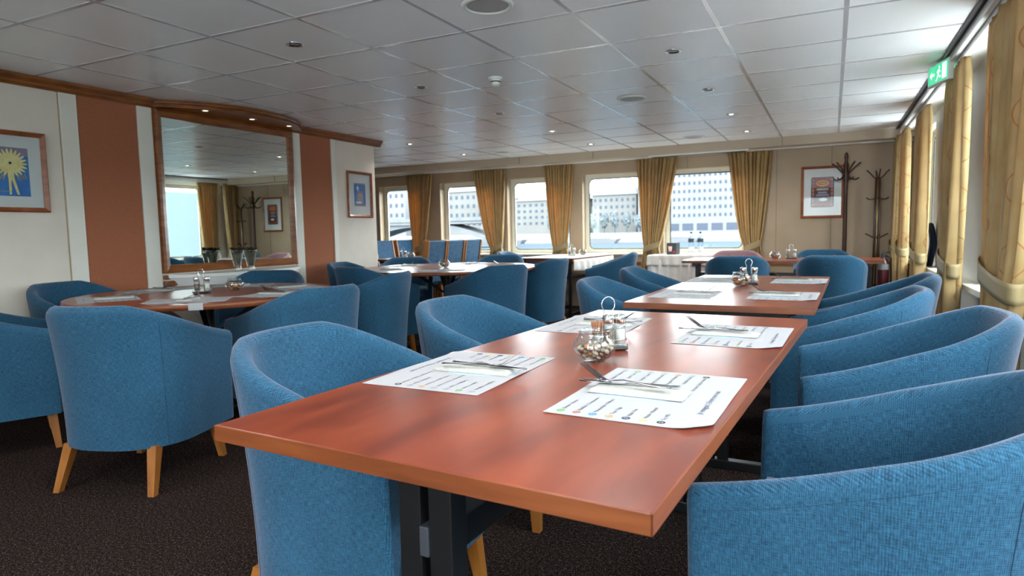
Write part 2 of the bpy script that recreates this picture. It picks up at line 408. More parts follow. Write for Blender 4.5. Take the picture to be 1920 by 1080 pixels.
# ================================================================== CHAIRS
def plan(s, top):
    a = .285+.02*top; y0 = .25; ys = -.02; b = .26+.06*top; n = 2.4
    Ls = y0-ys; La = .46; T = Ls+La; t = (1-abs(s))*T; sg = 1 if s >= 0 else -1
    if t < Ls: return Vector((sg*a, y0-t))
    th = min((t-Ls)/La, 1)*PI/2
    return Vector((sg*a*max(math.cos(th), 0)**(2/n), ys-b*math.sin(th)**(2/n)))
def rim(y):
    t = min(max((.25-y)/.50, 0), 1); return .63+.182*(.6*t+.4*t*t)
def shell_mesh():
    m = MB(); N = 64; WT = .055
    prof = []   # (v along height, inset 0..1, dz)
    nv = 10
    outer = [(i/nv, 0) for i in range(nv)]
    ring = []
    L = m.b.loops.layers.uv.verify()
    cols = []
    for i in range(N+1):
        s = -1+2*i/N
        if abs(s) > .999: s = math.copysign(.9999, s)
        h = rim(plan(s, 0).y)
        def nrm(v):
            d = plan(min(s+.01, .9999), v)-plan(max(s-.01, -.9999), v); d.normalize(); return Vector((d.y, -d.x))
        pts = []; u = s*.73
        def at(v, inset, z):
            # outward flare grows towards the rim
            fl = max(0, v)**1.7
            p = plan(s, fl); nn = nrm(fl); c = Vector((0, .05))
            if (p-c).dot(nn) < 0: nn = -nn
            p = p-nn*inset; return (p.x, p.y, z)
        z0 = .19
        for j in range(nv+1):
            v = j/nv; z = z0+(h-.035-z0)*v; pts.append((at(v, 0.0, z), (u, z)))
        for a in (30, 60, 90, 120, 150):   # rounded rim
            t = math.radians(a); pts.append((at(1, WT/2-WT/2*math.cos(t), h-.035+.035*math.sin(t)), (u, h+.02*a/90)))
        for j in range(nv, -1, -1):
            v = j/nv; zi = .36; z = zi+(h-.035-zi)*v; pts.append((at(v*.9+.1, WT, z), (u, 1.6-z)))
        cols.append([(m.b.verts.new(p), q) for p, q in pts])
    K = len(cols[0])
    for A, B in zip(cols, cols[1:]):
        for j in range(K-1):
            f = m.face([A[j][0], B[j][0], B[j+1][0], A[j+1][0]], BLUE, True)
            for lp, q in zip(f.loops, (A[j][1], B[j][1], B[j+1][1], A[j+1][1])): lp[L].uv = q
    # front ends of the arms, slightly domed
    for A, d in ((cols[0], 1), (cols[-1], 1)):
        c = Vector((0, 0, 0))
        for v, _ in A: c += v.co
        c /= K
        inner = []
        for v, q in A:
            w = v.co.lerp(Vector((c.x, v.co.y, v.co.z)), .35); w.z = v.co.z+(c.z-v.co.z)*.03; w.y += .014; inner.append(m.b.verts.new(w))
        for j in range(K-1):
            f = m.face([A[j][0], A[j+1][0], inner[j+1], inner[j]], BLUE, True)
            for lp in f.loops: lp[L].uv = (lp.vert.co.x, lp.vert.co.z)
        f = m.face(inner, BLUE, False)
        if f:
            for lp in f.loops: lp[L].uv = (lp.vert.co.x, lp.vert.co.z)
        f = m.face([A[K-1][0], A[0][0], inner[0], inner[-1]], BLUE)
    return m
def make_chair(name='tub_chair'):
    e = empty(name, cat='chair')
    shell_mesh().build('shell', e)
    # seat base box filling the plan between the arms
    def inset_plan(d, front, n=20):
        pts = []
        for i in range(n+1):
            s = -.9999+1.9998*i/n; p = plan(s, 0); p = p-Vector((p.x, p.y-.05)).normalized()*d; pts.append((p.x, min(p.y, front)))
        return pts
    pts = inset_plan(.030, .252); pts[0] = (-.236, .258); pts[-1] = (.236, .258)
    m = MB(); m.prism(pts, .19, .385, BLUE); m.boxuv(); m.build('seat_base', e)
    pts = inset_plan(.062, .235); pts[0] = (-.232, .250); pts[-1] = (.232, .250); pts[1] = (-.232, .1); pts[-2] = (.232, .1)
    m = MB(); n = len(pts)
    levels = [(.387, .985), (.398, 1.0), (.455, 1.0), (.475, .97), (.482, .90)]
    R = [[m.b.verts.new((p[0]*k, .0+(p[1])*k, z)) for p in pts] for z, k in levels]
    for A, B in zip(R, R[1:]):
        for i in range(n): m.face([A[i], A[(i+1) % n], B[(i+1) % n], B[i]], BLUE, True)
    m.face(R[0][::-1], BLUE); m.face(R[-1], BLUE); m.boxuv(); m.build('seat_cushion', e)
    for sx in (-1, 1):
        for yb, yf in ((-.205, -.27), (.215, .235)):
            m = MB(); t = .022; b = .014; xb = sx*.20; xf = sx*.225
            m.hexa([(xf-b, yf-b, 0), (xf+b, yf-b, 0), (xf+b, yf+b, 0), (xf-b, yf+b, 0)], [(xb-t, yb-t, .20), (xb+t, yb-t, .20), (xb+t, yb+t, .20), (xb-t, yb+t, .20)], BEECH); m.build('leg', e)
    # stitched seams: two down the back corners and one just under the rim
    for sg in (-1, 1):
        m = MB(); s = sg*.40; pts = []
        for j in range(13):
            v = j/12; h = rim(plan(s, 0).y); p = plan(s, v**1.7); pts.append((p.x*1.001, p.y*1.001, .195+(h-.035-.195)*v))
        m.tube(pts, .0007, SEAM, 4); m.build('seam', e)
    m = MB(); pts = []
    for i in range(81):
        s = -.985+1.97*i/80; h = rim(plan(s, 0).y); p = plan(s, .93); pts.append((p.x*1.002, p.y*1.002, h-.042))
    m.tube(pts, .0007, SEAM, 4); m.build('rim_seam', e)
    return e
chair = make_chair()
R_ = math.radians
NT = 'chairs along the long tables'; RG1 = 'chairs around the left round table'; RG2 = 'chairs around the rear round table'; FG = 'chairs at the far end of the room'
CH = [
 (-1.16, 1.41, -87, 'blue tub chair nearest the camera on the left of the front table', NT),
 (-1.17, 2.28, -90, 'blue tub chair on the left of the front table, behind the nearest left one', NT),
 (0.08, 1.385, 82, 'blue tub chair cut off by the bottom right corner of the picture', NT),
 (0.172, 2.396, 92.8, 'blue tub chair on the right of the front table, at its far end', NT),
 (-0.95, 3.5, -88, 'blue tub chair at the near left side of the second long table', NT),
 (-1.02, 4.54, -88, 'blue tub chair at the far left side of the second long table', NT),
 (0.05, 3.2, 88, 'blue tub chair at the near right side of the second long table', NT),
 (0.19, 4.11, 88, 'blue tub chair at the far right side of the second long table, by the curtains', NT),
 (-2.85, 1.88, 18, 'blue tub chair at the left round table showing its back and rear legs', RG1),
 (-3.94, 1.8, -25, 'blue tub chair cut off by the left edge of the picture', RG1),
 (-4.29, 2.53, -79, 'blue tub chair against the cream wall behind the left round table', RG1),
 (-3.92, 3.58, 210, 'blue tub chair standing in front of the mirror', RG1),
 (-2.7, 2.72, 81, 'blue tub chair on the right side of the left round table', RG1),
 (-3.08, 3.77, 103, 'blue tub chair between the two round tables, its back to the windows', RG1),
 (-3.65, 4.62, -14, 'blue tub chair on the near left of the rear round table', RG2),
 (-4.21, 5.14, -80, 'blue tub chair next to the terracotta panel by the rear round table', RG2),
 (-2.66, 4.92, 62, 'blue tub chair turning its wide back to the camera at the rear round table', RG2),
 (-2.71, 6.00, 82, 'tall looking blue tub chair at the right end of the rear round table', RG2),
 (-4.33, 6.05, 212, 'blue tub chair behind the rear round table, in front of the high back chairs', RG2),
 (-3.51, 6.72, 195, 'blue tub chair behind the rear round table, below a gold curtain', RG2),
 (-3.87, 8.15, -85, 'blue tub chair left of the cloth covered table under the windows', FG),
 (-2.42, 7.56, 104, 'blue tub chair right of the cloth covered table under the windows', FG),
 (-0.84, 6.74, 6, 'blue tub chair with its back to the camera, left one at the far wooden table', FG),
 (0, 6.8, -2, 'blue tub chair with its back to the camera, right one at the far wooden table', FG),
 (-0.08, 7.93, 183, 'blue tub chair behind the far wooden table, facing the camera, near the coat stands', FG),
]
for x, y, a, lb, g in CH: place(chair, (x, y, 0), R_(a), lb, g)
c = inst(chair, (-.97, 7.75, 0), R_(189), 'rose grey tub chair behind the far wooden table', FG)
for o in c.children:
    if o.name.startswith(('shell', 'seat')):
        o.data = o.data.copy()
        o.data.materials[0] = PINK

# high back chairs
def make_high():
    e = empty('high_back_chair', cat='chair')
    T = Matrix.Translation((0, -.20, .45)) @ Matrix.Rotation(R_(9), 4, 'X')
    m = MB(); m.box(-.19, .19, -.035, .03, .02, .545, BLUE_PLAIN, .012, T, 3); m.build('backrest', e)
    m = MB(); m.box(-.21, .21, -.20, .22, .43, .49, BLUE_PLAIN, .015, None, 3); m.build('seat', e)
    for sx in (-1, 1):
        m = MB(); m.box(sx*.205-.014, sx*.205+.014, -.045, .035, -.02, .55, BEECH, .004, T); m.build('back_post', e)
        m = MB(); m.hexa([(sx*.2-.015, -.27, 0), (sx*.2+.015, -.27, 0), (sx*.2+.015, -.235, 0), (sx*.2-.015, -.235, 0)], [(sx*.2-.018, -.225, .45), (sx*.2+.018, -.225, .45), (sx*.2+.018, -.18, .45), (sx*.2-.018, -.18, .45)], BEECH); m.build('leg', e)
        m = MB(); m.box(sx*.19-.018, sx*.19+.018, .17, .206, 0, .43, BEECH, .003); m.build('leg', e)
    return e
hb = make_high(); HG = 'high back chairs in the far left corner'
for x, y, a, lb in ((-4.75, 6.88, 90, 'leftmost of the three high back chairs seen from behind'), (-4.75, 7.33, 90, 'middle of the three high back chairs seen from behind'),
                    (-4.75, 7.79, 90, 'rightmost of the three high back chairs seen from behind'), (-5.72, 7.80, -90, 'high back chair facing the room, half hidden by the wall end'), (-5.72, 8.32, -90, 'high back chair facing the room, in front of the leftmost window')):
    place(hb, (x, y, 0), R_(a), lb, HG)

# ================================================================== TABLES
TH = .75
def make_table(w, l, name='dining_table'):
    e = empty(name, cat='table')
    m = MB(); m.box(-w/2+.002, w/2-.002, -l/2+.002, l/2-.002, TH-.027, TH, CHERRY, .0015); m.build('tabletop', e)
    m = MB()
    for a in ((-w/2, w/2, -l/2, -l/2+.003), (-w/2, w/2, l/2-.003, l/2), (-w/2, -w/2+.003, -l/2, l/2), (w/2-.003, w/2, -l/2, l/2)): m.box(*a, TH-.028, TH-.0008, EDGE, .0006)
    m.build('edge_band', e)
    for sy_ in (-1, 1):
        y = sy_*(l/2-.105)
        for sx in (-1, 1):
            m = MB(); m.box(sx*.030-.022, sx*.030+.022, y-.022, y+.022, .04, TH-.03, BLACK, .002); m.build('post', e)
        m = MB(); m.box(-.009, .009, y-.026, y+.018, .565, .615, GREYP, .002); m.build('bracket', e)
        m = MB(); m.box(-w/2+.08, w/2-.08, y-.022, y+.022, 0, .04, BLACK, .003); m.build('foot', e)
        m = MB(); m.box(-w/2+.1, w/2-.1, y-.02, y+.02, TH-.06, TH-.028, BLACK, .002); m.build('top_rail', e)
    m = MB(); m.box(-.028, .028, -l/2+.128, l/2-.128, .555, .61, BLACK, .002); m.build('stretcher', e)
    return e
t1 = make_table(.8, 1.805); t1.location = (-.526, 1.647, 0); t1.rotation_euler.z = -.060; tag(t1, 'long cherry wood table filling the foreground')
t2 = make_table(.8, 1.84); t2.location = (-.432, 3.784, 0); t2.rotation_euler.z = -.026; tag(t2, 'long cherry wood table directly behind the foreground one')
t3 = make_table(.7, 1.83); t3.location = (-.48, 7.15, 0); t3.rotation_euler.z = PI/2; tag(t3, 'cherry wood table standing crosswise in front of the coat stands')
t4 = make_table(.7, 1.3); t4.location = (-5.24, 7.62, 0); tag(t4, 'small wooden table between the high back chairs')
t4b = None
def round_table(x, y, r, lb):
    e = empty('round_table', (x, y, 0), 0, lb, 'table', 'round dining tables')
    m = MB(); m.lathe([(0, TH-.03), (r-.002, TH-.03), (r-.002, TH-.027)], CHERRY, n=72); m.lathe([(r-.0015, TH), (0, TH)], CHERRY, n=72); m.build('tabletop', e)
    m = MB(); m.lathe([(r-.003, TH-.031), (r, TH-.029), (r+.001, TH-.015), (r, TH-.001), (r-.003, TH-.0002)], EDGE, n=72); m.build('edge_band', e)
    m = MB(); m.lathe([(.035, .04), (.035, TH-.03)], BLACK, n=20); m.build('column', e)
    for k_ in range(4):
        a = PI/4+k_*PI/2; m = MB(); T = Matrix.Rotation(a, 4, 'Z')
        m.box(.03, .42, -.025, .025, 0, .035, BLACK, .003, T); m.build('foot', e)
        m = MB(); m.hexa([T @ Vector(p) for p in ((.02, -.015, .5), (.05, -.015, .5), (.05, .015, .5), (.02, .015, .5))], [T @ Vector(p) for p in ((.30, -.015, TH-.03), (.38, -.015, TH-.03), (.38, .015, TH-.03), (.30, .015, TH-.03))], BLACK); m.build('brace', e)
    return e
R1 = (-3.41, 2.70, .74); R2 = (-3.40, 5.42, .88)
round_table(*R1, 'round cherry wood table on the left, in front of the mirror')
round_table(*R2, 'round cherry wood table in the middle distance, right of the wall end')

# ================================================================== TABLE SETTINGS
INK_L = ['Glutén / Gluten', 'Rákfélék / Crustaceans', 'Puhatestűek / Molluscs', 'Tojás / Eggs', 'Halak / Fish', 'Mustár / Mustard', 'Tej / Milk']
INK_R = ['Szójabab / Soybeans', 'Zeller / Celery', 'Csillagfürt / Lupin', 'Szezámmag / Sesame seeds', 'Földimogyoró / Peanuts', 'Diófélék / Nuts', 'Kén-dioxid / Sulphur dioxide']
def make_mat():
    m = MB(); w, h = .21, .1485
    # thin paper sheet, rounded and slightly lifted at its near left corner
    def zf(u, v):
        d = (u+w)+(v+h); return .0006+(.012*max(0, 1-d/.07)**2)+.0012*max(0, math.sin(u*22+1)*abs(v)/h)
    def F(i, j):
        u = -w+2*w*i; v = -h+2*h*j
        d = (u+w)+(v+h)
        if d < .035: s = (.035-d)/2; u += s; v += s
        return (u, v, zf(u, v))
    m.grid(F, 42, 30, PAPER)
    g = [v.co.copy() for v in m.b.verts]
    Z = lambda u, v: (u, v, zf(u, v)+.0004)
    def ring(u, v, r0, r1, mt, n=18):
        a = [m.b.verts.new(Z(u+r0*math.cos(2*PI*i/n), v+r0*math.sin(2*PI*i/n))) for i in range(n)]
        b = [m.b.verts.new(Z(u+r1*math.cos(2*PI*i/n), v+r1*math.sin(2*PI*i/n))) for i in range(n)]
        for i in range(n): m.face([a[i], b[i], b[(i+1) % n], a[(i+1) % n]], mt)
    for i in range(7):
        v = .122-.0312*i
        ring(-.186, v, .0042, .0078, INKS[i]); m.poly([Z(-.186+.0025*math.cos(t*PI/2), v+.0025*math.sin(t*PI/2)) for t in range(4)], INKS[i])
        put_text(m, INK_L[i], .0105, -.172, v-.003, 0, INK, 'LEFT', Z)
        ring(.186, v, .0042, .0078, [INKS[7], INKS[0], INKS[7], INKS[7], INKS[3], INKS[7], INKS[6]][i]); m.poly([Z(.186+.0025*math.cos(t*PI/2), v+.0025*math.sin(t*PI/2)) for t in range(4)], INKS[7])
        put_text(m, INK_R[i], .0105, .172, v-.003, 0, INK, 'RIGHT', Z)
    put_text(m, 'Jó étvágyat! | Enjoy your meal', .0150, -.02, -.118, 0, INKS[4], 'CENTER', Z)
    # pale blue plate outline printed in the middle
    n = 40; m.poly([Z(-.004+.060*math.cos(2*PI*i/n), .035+.098*math.sin(2*PI*i/n)) for i in range(n)], INKS[8])
    # faint strokes showing through
    for i in range(13): m.poly([Z(-.09+.013*i, -.09+.001*i), Z(-.0885+.013*i, -.09+.001*i), Z(-.0885+.013*i, -.066), Z(-.09+.013*i, -.066)], INKS[9])
    return tag(m.build('placemat', norm=False), cat='placemat')
def make_napkin():
    m = MB()
    def F(i, j):
        u = -.040+.080*i; v = -.098+.196*j; e = min(i, 1-i, j*2.2, (1-j)*2.2); return (u, v, .001+.007*min(1, e*9)**.5+.0008*math.sin(u*140))
    m.grid(F, 16, 28, NAPKIN)
    m.box(-.039, .039, -.097, .097, .0003, .003, NAPKIN)
    return tag(m.build('napkin', norm=False), cat='napkin')
def blade(prof, zc, th, m, mt):
    """flat piece lofted along v: prof = (v, half width, z)"""
    ra = []
    for v, hw, z in prof:
        t = th; ra.append([m.b.verts.new(p) for p in ((-hw, v, z-t*.3), (-hw*.6, v, z+t), (hw*.6, v, z+t), (hw, v, z-t*.3), (hw*.6, v, z-t), (-hw*.6, v, z-t))])
    for A, B in zip(ra, ra[1:]):
        for i in range(6): m.face([A[i], A[(i+1) % 6], B[(i+1) % 6], B[i]], mt, True)
    m.face(ra[0], mt); m.face(ra[-1][::-1], mt)
def make_knife():
    m = MB(); blade([(-.105, .0055, .002), (-.10, .0075, .002), (-.02, .0055, .002), (-.005, .0045, .002), (.0, .006, .002), (.01, .0085, .002), (.06, .0095, .002), (.09, .008, .002), (.104, .0025, .002)], 0, .0016, m, STEEL)
    return tag(m.build('table_knife'), cat='knife')
def make_fork():
    m = MB(); blade([(-.10, .0070, .003), (-.094, .0088, .0025), (-.06, .006, .003), (.0, .0030, .008), (.022, .0030, .004), (.034, .0085, .0015), (.046, .0118, .004), (.056, .0122, .009)], 0, .0011, m, STEEL)
    for i in range(4):
        x = -.0096+.0064*i; m.hexa([(x-.0018, .054, .007), (x+.0018, .054, .007), (x+.0018, .054, .009), (x-.0018, .054, .009)], [(x-.0008, .096, .034), (x+.0008, .096, .034), (x+.0008, .096, .0352), (x-.0008, .096, .0352)], STEEL)
    return tag(m.build('table_fork'), cat='fork')
MATP, NAPP, KNIP, FORP = make_mat(), make_napkin(), make_knife(), make_fork()
def setting(x, y, a, where, tb, nap=(0, .03), kn=None, fk=None, rz=0):
    """a = heading from the diner to the table centre (degrees, 0 = +y)"""
    A = R_(a); cz_, s_ = math.cos(A), math.sin(A)
    W_ = lambda u, v: (x+cz_*u-s_*v, y+s_*u+cz_*v)
    place(MATP, (x, y, TH), A, 'printed white placemat '+where, 'placemats on '+tb)
    p = W_(*nap); place(NAPP, (*p, TH+.0018), A+rz, 'folded napkin '+where, 'napkins on '+tb)
    kx, ky, ka = kn or (-.012, .055, 3); fx, fy, fa = fk or (.012, .06, -9)
    p = W_(kx, ky); place(KNIP, (*p, TH+.0125), A+R_(ka), 'table knife '+where, 'knives on '+tb)
    p = W_(fx, fy); place(FORP, (*p, TH+.0165), A+R_(fa), 'table fork '+where, 'forks on '+tb)
T1n = 'the foreground table'; T2n = 'the second long table'
setting(-.315, 1.27, 88, 'at the near right place of the foreground table', T1n, (-.005, .03), (.012, .058, 6), (-.004, .062, -7))
setting(-.79, 1.335, -90, 'at the near left place of the foreground table', T1n, (.0, .03), (-.010, .058, -5), (.014, .05, 9))
setting(-.74, 2.16, -90, 'at the far left place of the foreground table', T1n, (.0, .03), (-.015, .055, 4), (.01, .05, -12))
setting(-.26, 2.07, 88, 'at the far right place of the foreground table', T1n, (-.005, .03), (.004, .07, 5), (.0, .06, -12))
setting(-.655, 3.31, -91, 'at the near left place of the second long table', T2n)
setting(-.67, 4.25, -91, 'at the far left place of the second long table', T2n)
setting(-.20, 3.34, 88, 'at the near right place of the second long table', T2n)
setting(-.17, 4.27, 88, 'at the far right place of the second long table', T2n)
def pol(R, deg, r): return R[0]+r*math.cos(R_(deg)), R[1]+r*math.sin(R_(deg))
for R, tb, lst in ((R1, 'the left round table', ((-50, .50, 'nearest the camera'), (-118, .52, 'second from the left edge'), (178, .50, 'against the cream wall side'), (118, .52, 'nearest the mirror'), (62, .53, 'at its far right'), (5, .54, 'at its right side'))),
                   (R2, 'the rear round table', ((-62, .60, 'nearest the camera'), (-125, .60, 'at its near left'), (165, .62, 'at its left end'), (95, .62, 'at its far side'), (30, .62, 'at its right end')))):
    for d, rr, wh in lst:
        px, py = pol(R, d, rr); setting(px, py, d+90, 'on %s, %s' % (tb, wh), tb)
for px, py, a, wh in ((-.84, 6.98, 0, 'in front of the left blue chair'), (.0, 6.98, 0, 'in front of the right blue chair'), (-.95, 7.32, 180, 'in front of the rose grey chair')):
    setting(px, py, a, 'on the far wooden table, '+wh, 'the far wooden table')

# pebble bowls
def bowl_geo(m, s=1):
    m.lathe([(0, .002), (.026*s, .001), (.030*s, .004), (.040*s, .012), (.052*s, .028), (.055*s, .040), (.051*s, .054), (.042*s, .066), (.038*s, .071), (.041*s, .078), (.0425*s, .080), (.040*s, .0805), (.0365*s, .071), (.040*s, .065), (.049*s, .053), (.053*s, .040), (.050*s, .029), (.038*s, .014), (.028*s, .006), (0, .005)], GLASS, n=36)
def make_bowl(): m = MB(); bowl_geo(m); return tag(m.build('glass_bowl'), cat='bowl')
BOWL = make_bowl()
STM = [noisy('pebble '+n, a, b, 40, .35, bumps=.1) for n, a, b in (('tan', (126, 96, 66), (156, 126, 92)), ('grey', (82, 76, 70), (118, 110, 102)), ('brown', (74, 46, 30), (108, 74, 50)), ('cream', (160, 146, 124), (186, 174, 154)), ('orange', (206, 112, 44), (232, 148, 72)))]
def peb_mesh(k_, mt):
    m = MB(); bmesh.ops.create_icosphere(m.b, subdivisions=2, radius=1); rnd = random.Random(k_)
    for v in m.b.verts: v.co = Vector((v.co.x*(.95+.2*math.sin(3*v.co.y+k_)), v.co.y*.8, v.co.z*.62))*(1+.06*rnd.uniform(-1, 1))
    m._mi(mt)
    for f in m.b.faces: f.smooth = True; f.material_index = 0
    return m.build('pebble', me=True)
PM = [peb_mesh(i, STM[i % 5]) for i in range(10)]
def inner_r(z):
    pr = [(.006, .026), (.014, .037), (.029, .049), (.040, .052), (.053, .048), (.065, .039)]
    for (a, ra), (b, rb) in zip(pr, pr[1:]):
        if z <= b: return ra+(rb-ra)*max(0, (z-a)/(b-a))
    return .036
rnd = random.Random(3)
bx, by = -.535, 1.545
place(BOWL, (bx, by, TH), 0, 'round glass bowl of pebbles on the foreground table')
PB = []
tries = 0
while len(PB) < 74 and tries < 60000:
    tries += 1
    lay = tries/60000
    s = rnd.uniform(.0062, .0095); z = .009+s*.7+rnd.random()*.040*(.15+.85*min(1, tries/9000)); R = inner_r(z)-s*1.02
    if R < .004: continue
    a = rnd.random()*2*PI; r = R*math.sqrt(rnd.random()); p = Vector((r*math.cos(a), r*math.sin(a), z))
    if all((p-q).length > (s+t)*.80 for q, t, _ in PB): PB.append((p, s, rnd.random()))
for i, (p, s, q) in enumerate(PB):
    top = p.z > .040
    k_ = (4 if q < .33 else 3) if top and q < .6 else int(q*397) % 4
    mesh = PM[k_ if rnd.random() < .5 else k_+5]
    o = bpy.data.objects.new('pebble', mesh); COL.objects.link(o); o.location = (bx+p.x, by+p.y, TH+p.z); o.scale = (s, s, s)
    o.rotation_euler = (rnd.uniform(-.6, .6), rnd.uniform(-.6, .6), rnd.random()*6)
    tag(o, ['small tan pebble', 'small grey pebble', 'small brown pebble', 'small cream pebble', 'small orange pebble'][k_]+' in the glass bowl on the foreground table', 'pebble', ['tan', 'grey', 'brown', 'cream', 'orange'][k_]+' pebbles in the foreground bowl')
def pebble_heap(x, y, z0, lb):
    m = MB(); rr = random.Random(int(x*100)); pts = []; t = 0
    while len(pts) < 60 and t < 8000:
        t += 1; s = .0088; z = .012+rr.random()*.038; R = inner_r(z)-s*1.25; a = rr.random()*6.28; r = R*math.sqrt(rr.random()); p = Vector((r*math.cos(a), r*math.sin(a), z))
        if all((p-q).length > .0135 for q in pts): pts.append(p)
    for p in pts:
        r = bmesh.ops.create_icosphere(m.b, subdivisions=1, radius=.0088); k_ = m._mi(STM[rr.randrange(5)])
        for v in r['verts']: v.co = Vector((v.co.x, v.co.y*.85, v.co.z*.7))+p
        for f in {f for v in r['verts'] for f in v.link_faces}: f.material_index = k_; f.smooth = True
    tag(m.build('pebbles', loc=(x, y, z0)), lb, 'pebbles', None, 'stuff')
BW = [(-.46, 3.84, TH, 'on the second long table'), (-3.33, 2.83, TH, 'on the left round table'), (-3.36, 5.32, TH, 'on the rear round table'), (-.52, 7.16, TH, 'on the far wooden table'), (-5.18, 7.35, TH, 'on the small table between the high back chairs'), (-2.90, 7.95, TH+.008, 'on the cloth covered table under the windows')]
for x, y, z, wh in BW:
    inst(BOWL, (x, y, z), .5, 'round glass bowl of pebbles '+wh); pebble_heap(x, y, z, 'mixed brown pebbles filling the glass bowl '+wh)

# cruet sets: wire stand with two shakers and a toothpick glass
SALT = mat('white salt', (236, 234, 228), .8); PEPP = noisy('ground pepper', (96, 78, 56), (136, 116, 88), 600, .9)
PICK = mat('birch toothpicks', (150, 104, 76), .7)
def make_stand():
    e = empty('cruet_stand', cat='cruet stand')
    m = MB(); m.box(-.050, .050, -.022, .022, .001, .011, BLACK, .004, None, 3); m.build('base', e)
    m = MB(); pts = [(-.014, 0, .010), (-.013, 0, .09), (-.0125, 0, .104)]
    for i in range(11):
        a = -50+280*i/10; a = R_(230-i*28); pts.append((.019*math.cos(a), 0, .127+.0215*math.sin(a)))
    pts += [(.0125, 0, .104), (.013, 0, .09), (.014, 0, .010)]
    m.tube(pts, .0017, CHROME, 8); m.build('handle', e)
    m = MB()
    for z in (.030,):
        m.tube([(-.048, -.018, z), (.048, -.018, z), (.048, .018, z), (-.048, .018, z)], .0012, CHROME, 6, True)
    for sx in (-1, 1):
        for s2 in (-1, 1): m.tube([(sx*.048, s2*.018, .010), (sx*.048, s2*.018, .031)], .0012, CHROME, 6)
    m.build('rail', e); return e
def make_shaker(name, fill, cat):
    e = empty(name, cat=cat)
    m = MB(); m.lathe([(0, .001), (.0155, .001), (.0165, .004), (.0155, .05), (.0148, .066), (.0136, .066), (.0142, .05), (.0150, .006), (0, .004)], GLASS, n=20); m.build('glass_body', e)
    m = MB(); m.lathe([(0, .005), (.0145, .006), (.0138, .045), (0, .046)], fill, n=20); m.build('filling', e)
    m = MB(); m.lathe([(.0152, .064), (.0168, .066), (.0168, .080), (.0155, .086), (.008, .0885), (0, .089)], CHROME, n=24); m.lathe([(.0152, .064), (0, .0641)], CHROME, n=24); m.build('lid', e); return e
def make_pick():
    e = tag(empty('toothpick_glass'), cat='toothpick holder')
    m = MB(); m.lathe([(0, .001), (.013, .001), (.0135, .004), (.0135, .05), (.0128, .05), (.0128, .005), (0, .003)], GLASS, n=18); m.build('glass_body', e)
    m = MB(); rr = random.Random(5)
    for i in range(70):
        a = rr.random()*6.28; r = .010*math.sqrt(rr.random()); x, y = r*math.cos(a), r*math.sin(a); k2 = 1.7+.5*rr.random(); m.tube([(x*.8, y*.8, .004), (x*k2*.9, y*k2*.9, .066+.006*rr.random())], .0009, PICK, 4)
    o = m.build('toothpicks', e); o['kind'] = 'stuff'; return e
ST, SL, PP, TP = make_stand(), make_shaker('salt_shaker', SALT, 'salt shaker'), make_shaker('pepper_shaker', PEPP, 'pepper shaker'), make_pick()
def cruet(x, y, a, z, wh, picks=True):
    A = R_(a); f = lambda u, v=0: (x+math.cos(A)*u-math.sin(A)*v, y+math.sin(A)*u+math.cos(A)*v)
    place(ST, (x, y, z), A, 'steel cruet stand with a ring handle '+wh)
    place(PP, (*f(.0, -.001), z+.0115), A, 'glass pepper shaker in the cruet stand '+wh) if picks else place(PP, (*f(-.031), z+.0115), A, 'glass pepper shaker in the cruet stand '+wh)
    place(SL, (*f(.033), z+.0115), A, 'glass salt shaker in the cruet stand '+wh)
    if picks: place(TP, (*f(-.033), z+.0115), A, 'small glass of toothpicks in the cruet stand '+wh)
cruet(-.548, 1.70, 38, TH, 'on the foreground table')
cruet(-.43, 3.97, 10, TH, 'on the second long table', False)
cruet(-3.41, 2.66, 25, TH, 'on the left round table', False)
cruet(-.37, 7.18, 0, TH, 'on the far wooden table', False)
cruet(-5.26, 7.28, 25, TH, 'on the small table between the high back chairs', False)
cruet(-3.06, 7.96, 25, TH+.008, 'on the cloth covered table under the windows', False)
# small white card standing at the edge of the left round table
x, y = -2.80, 2.17
m = MB(); m.box(-.034, .034, -.0008, .0008, -.030, .006, PAPER, .0003); tag(m.build('table_card', loc=(R1[0]+.7435*math.cos(R_(-43)), R1[1]+.7435*math.sin(R_(-43)), TH), rz=R_(47)), 'small blank white card stuck to the front edge of the left round table', 'card')

# ================================================================== FAR FURNITURE
# cloth covered table
def cloth_table():
    e = empty('cloth_covered_table', (-3.11, 7.90, 0), R_(-4), 'table under the windows with a black tube frame and a white cloth', 'table')
    w, l = .75, 1.25
    m = MB(); m.box(-w/2, w/2, -l/2, l/2, TH-.028, TH, CHERRY, .002); m.build('tabletop', e)
    for sx in (-1, 1):
        for s2 in (-1, 1): m = MB(); m.box(sx*(w/2-.06)-.016, sx*(w/2-.06)+.016, s2*(l/2-.06)-.016, s2*(l/2-.06)+.016, 0, TH-.028, BLACK, .002); m.build('leg', e)
        m = MB(); m.box(sx*(w/2-.06)-.012, sx*(w/2-.06)+.012, -l/2+.06, l/2-.06, .5, .53, BLACK); m.build('rail', e)
        m = MB(); m.box(sx*(w/2-.06)-.012, sx*(w/2-.06)+.012, -l/2+.06, l/2-.06, .05, .08, BLACK); m.build('rail', e)
    m = MB(); m.box(-w/2+.06, w/2-.06, -l/2+.05, -l/2+.075, .5, .53, BLACK); m.build('rail', e)
    return e
cloth_table()
m = MB()
def F(i, j):
    u = -.40+.80*i; v = -.64+1.28*j; du = max(0, abs(u)-.38); z = TH+.004
    return (u, v, z)
m.grid(F, 16, 24, CLOTH)
def side(sgn):
    def G(i, j):
        v = -.64+1.28*i; d = .02+.20*j*(1-.35*(1-i)) ; wv = .012*j*math.sin(v*34+sgn)
        return (sgn*(.40+wv+.01*j), v, TH+.004-d*.98)
    return G
m.grid(side(1), 48, 6, CLOTH); m.grid(side(-1), 48, 6, CLOTH)
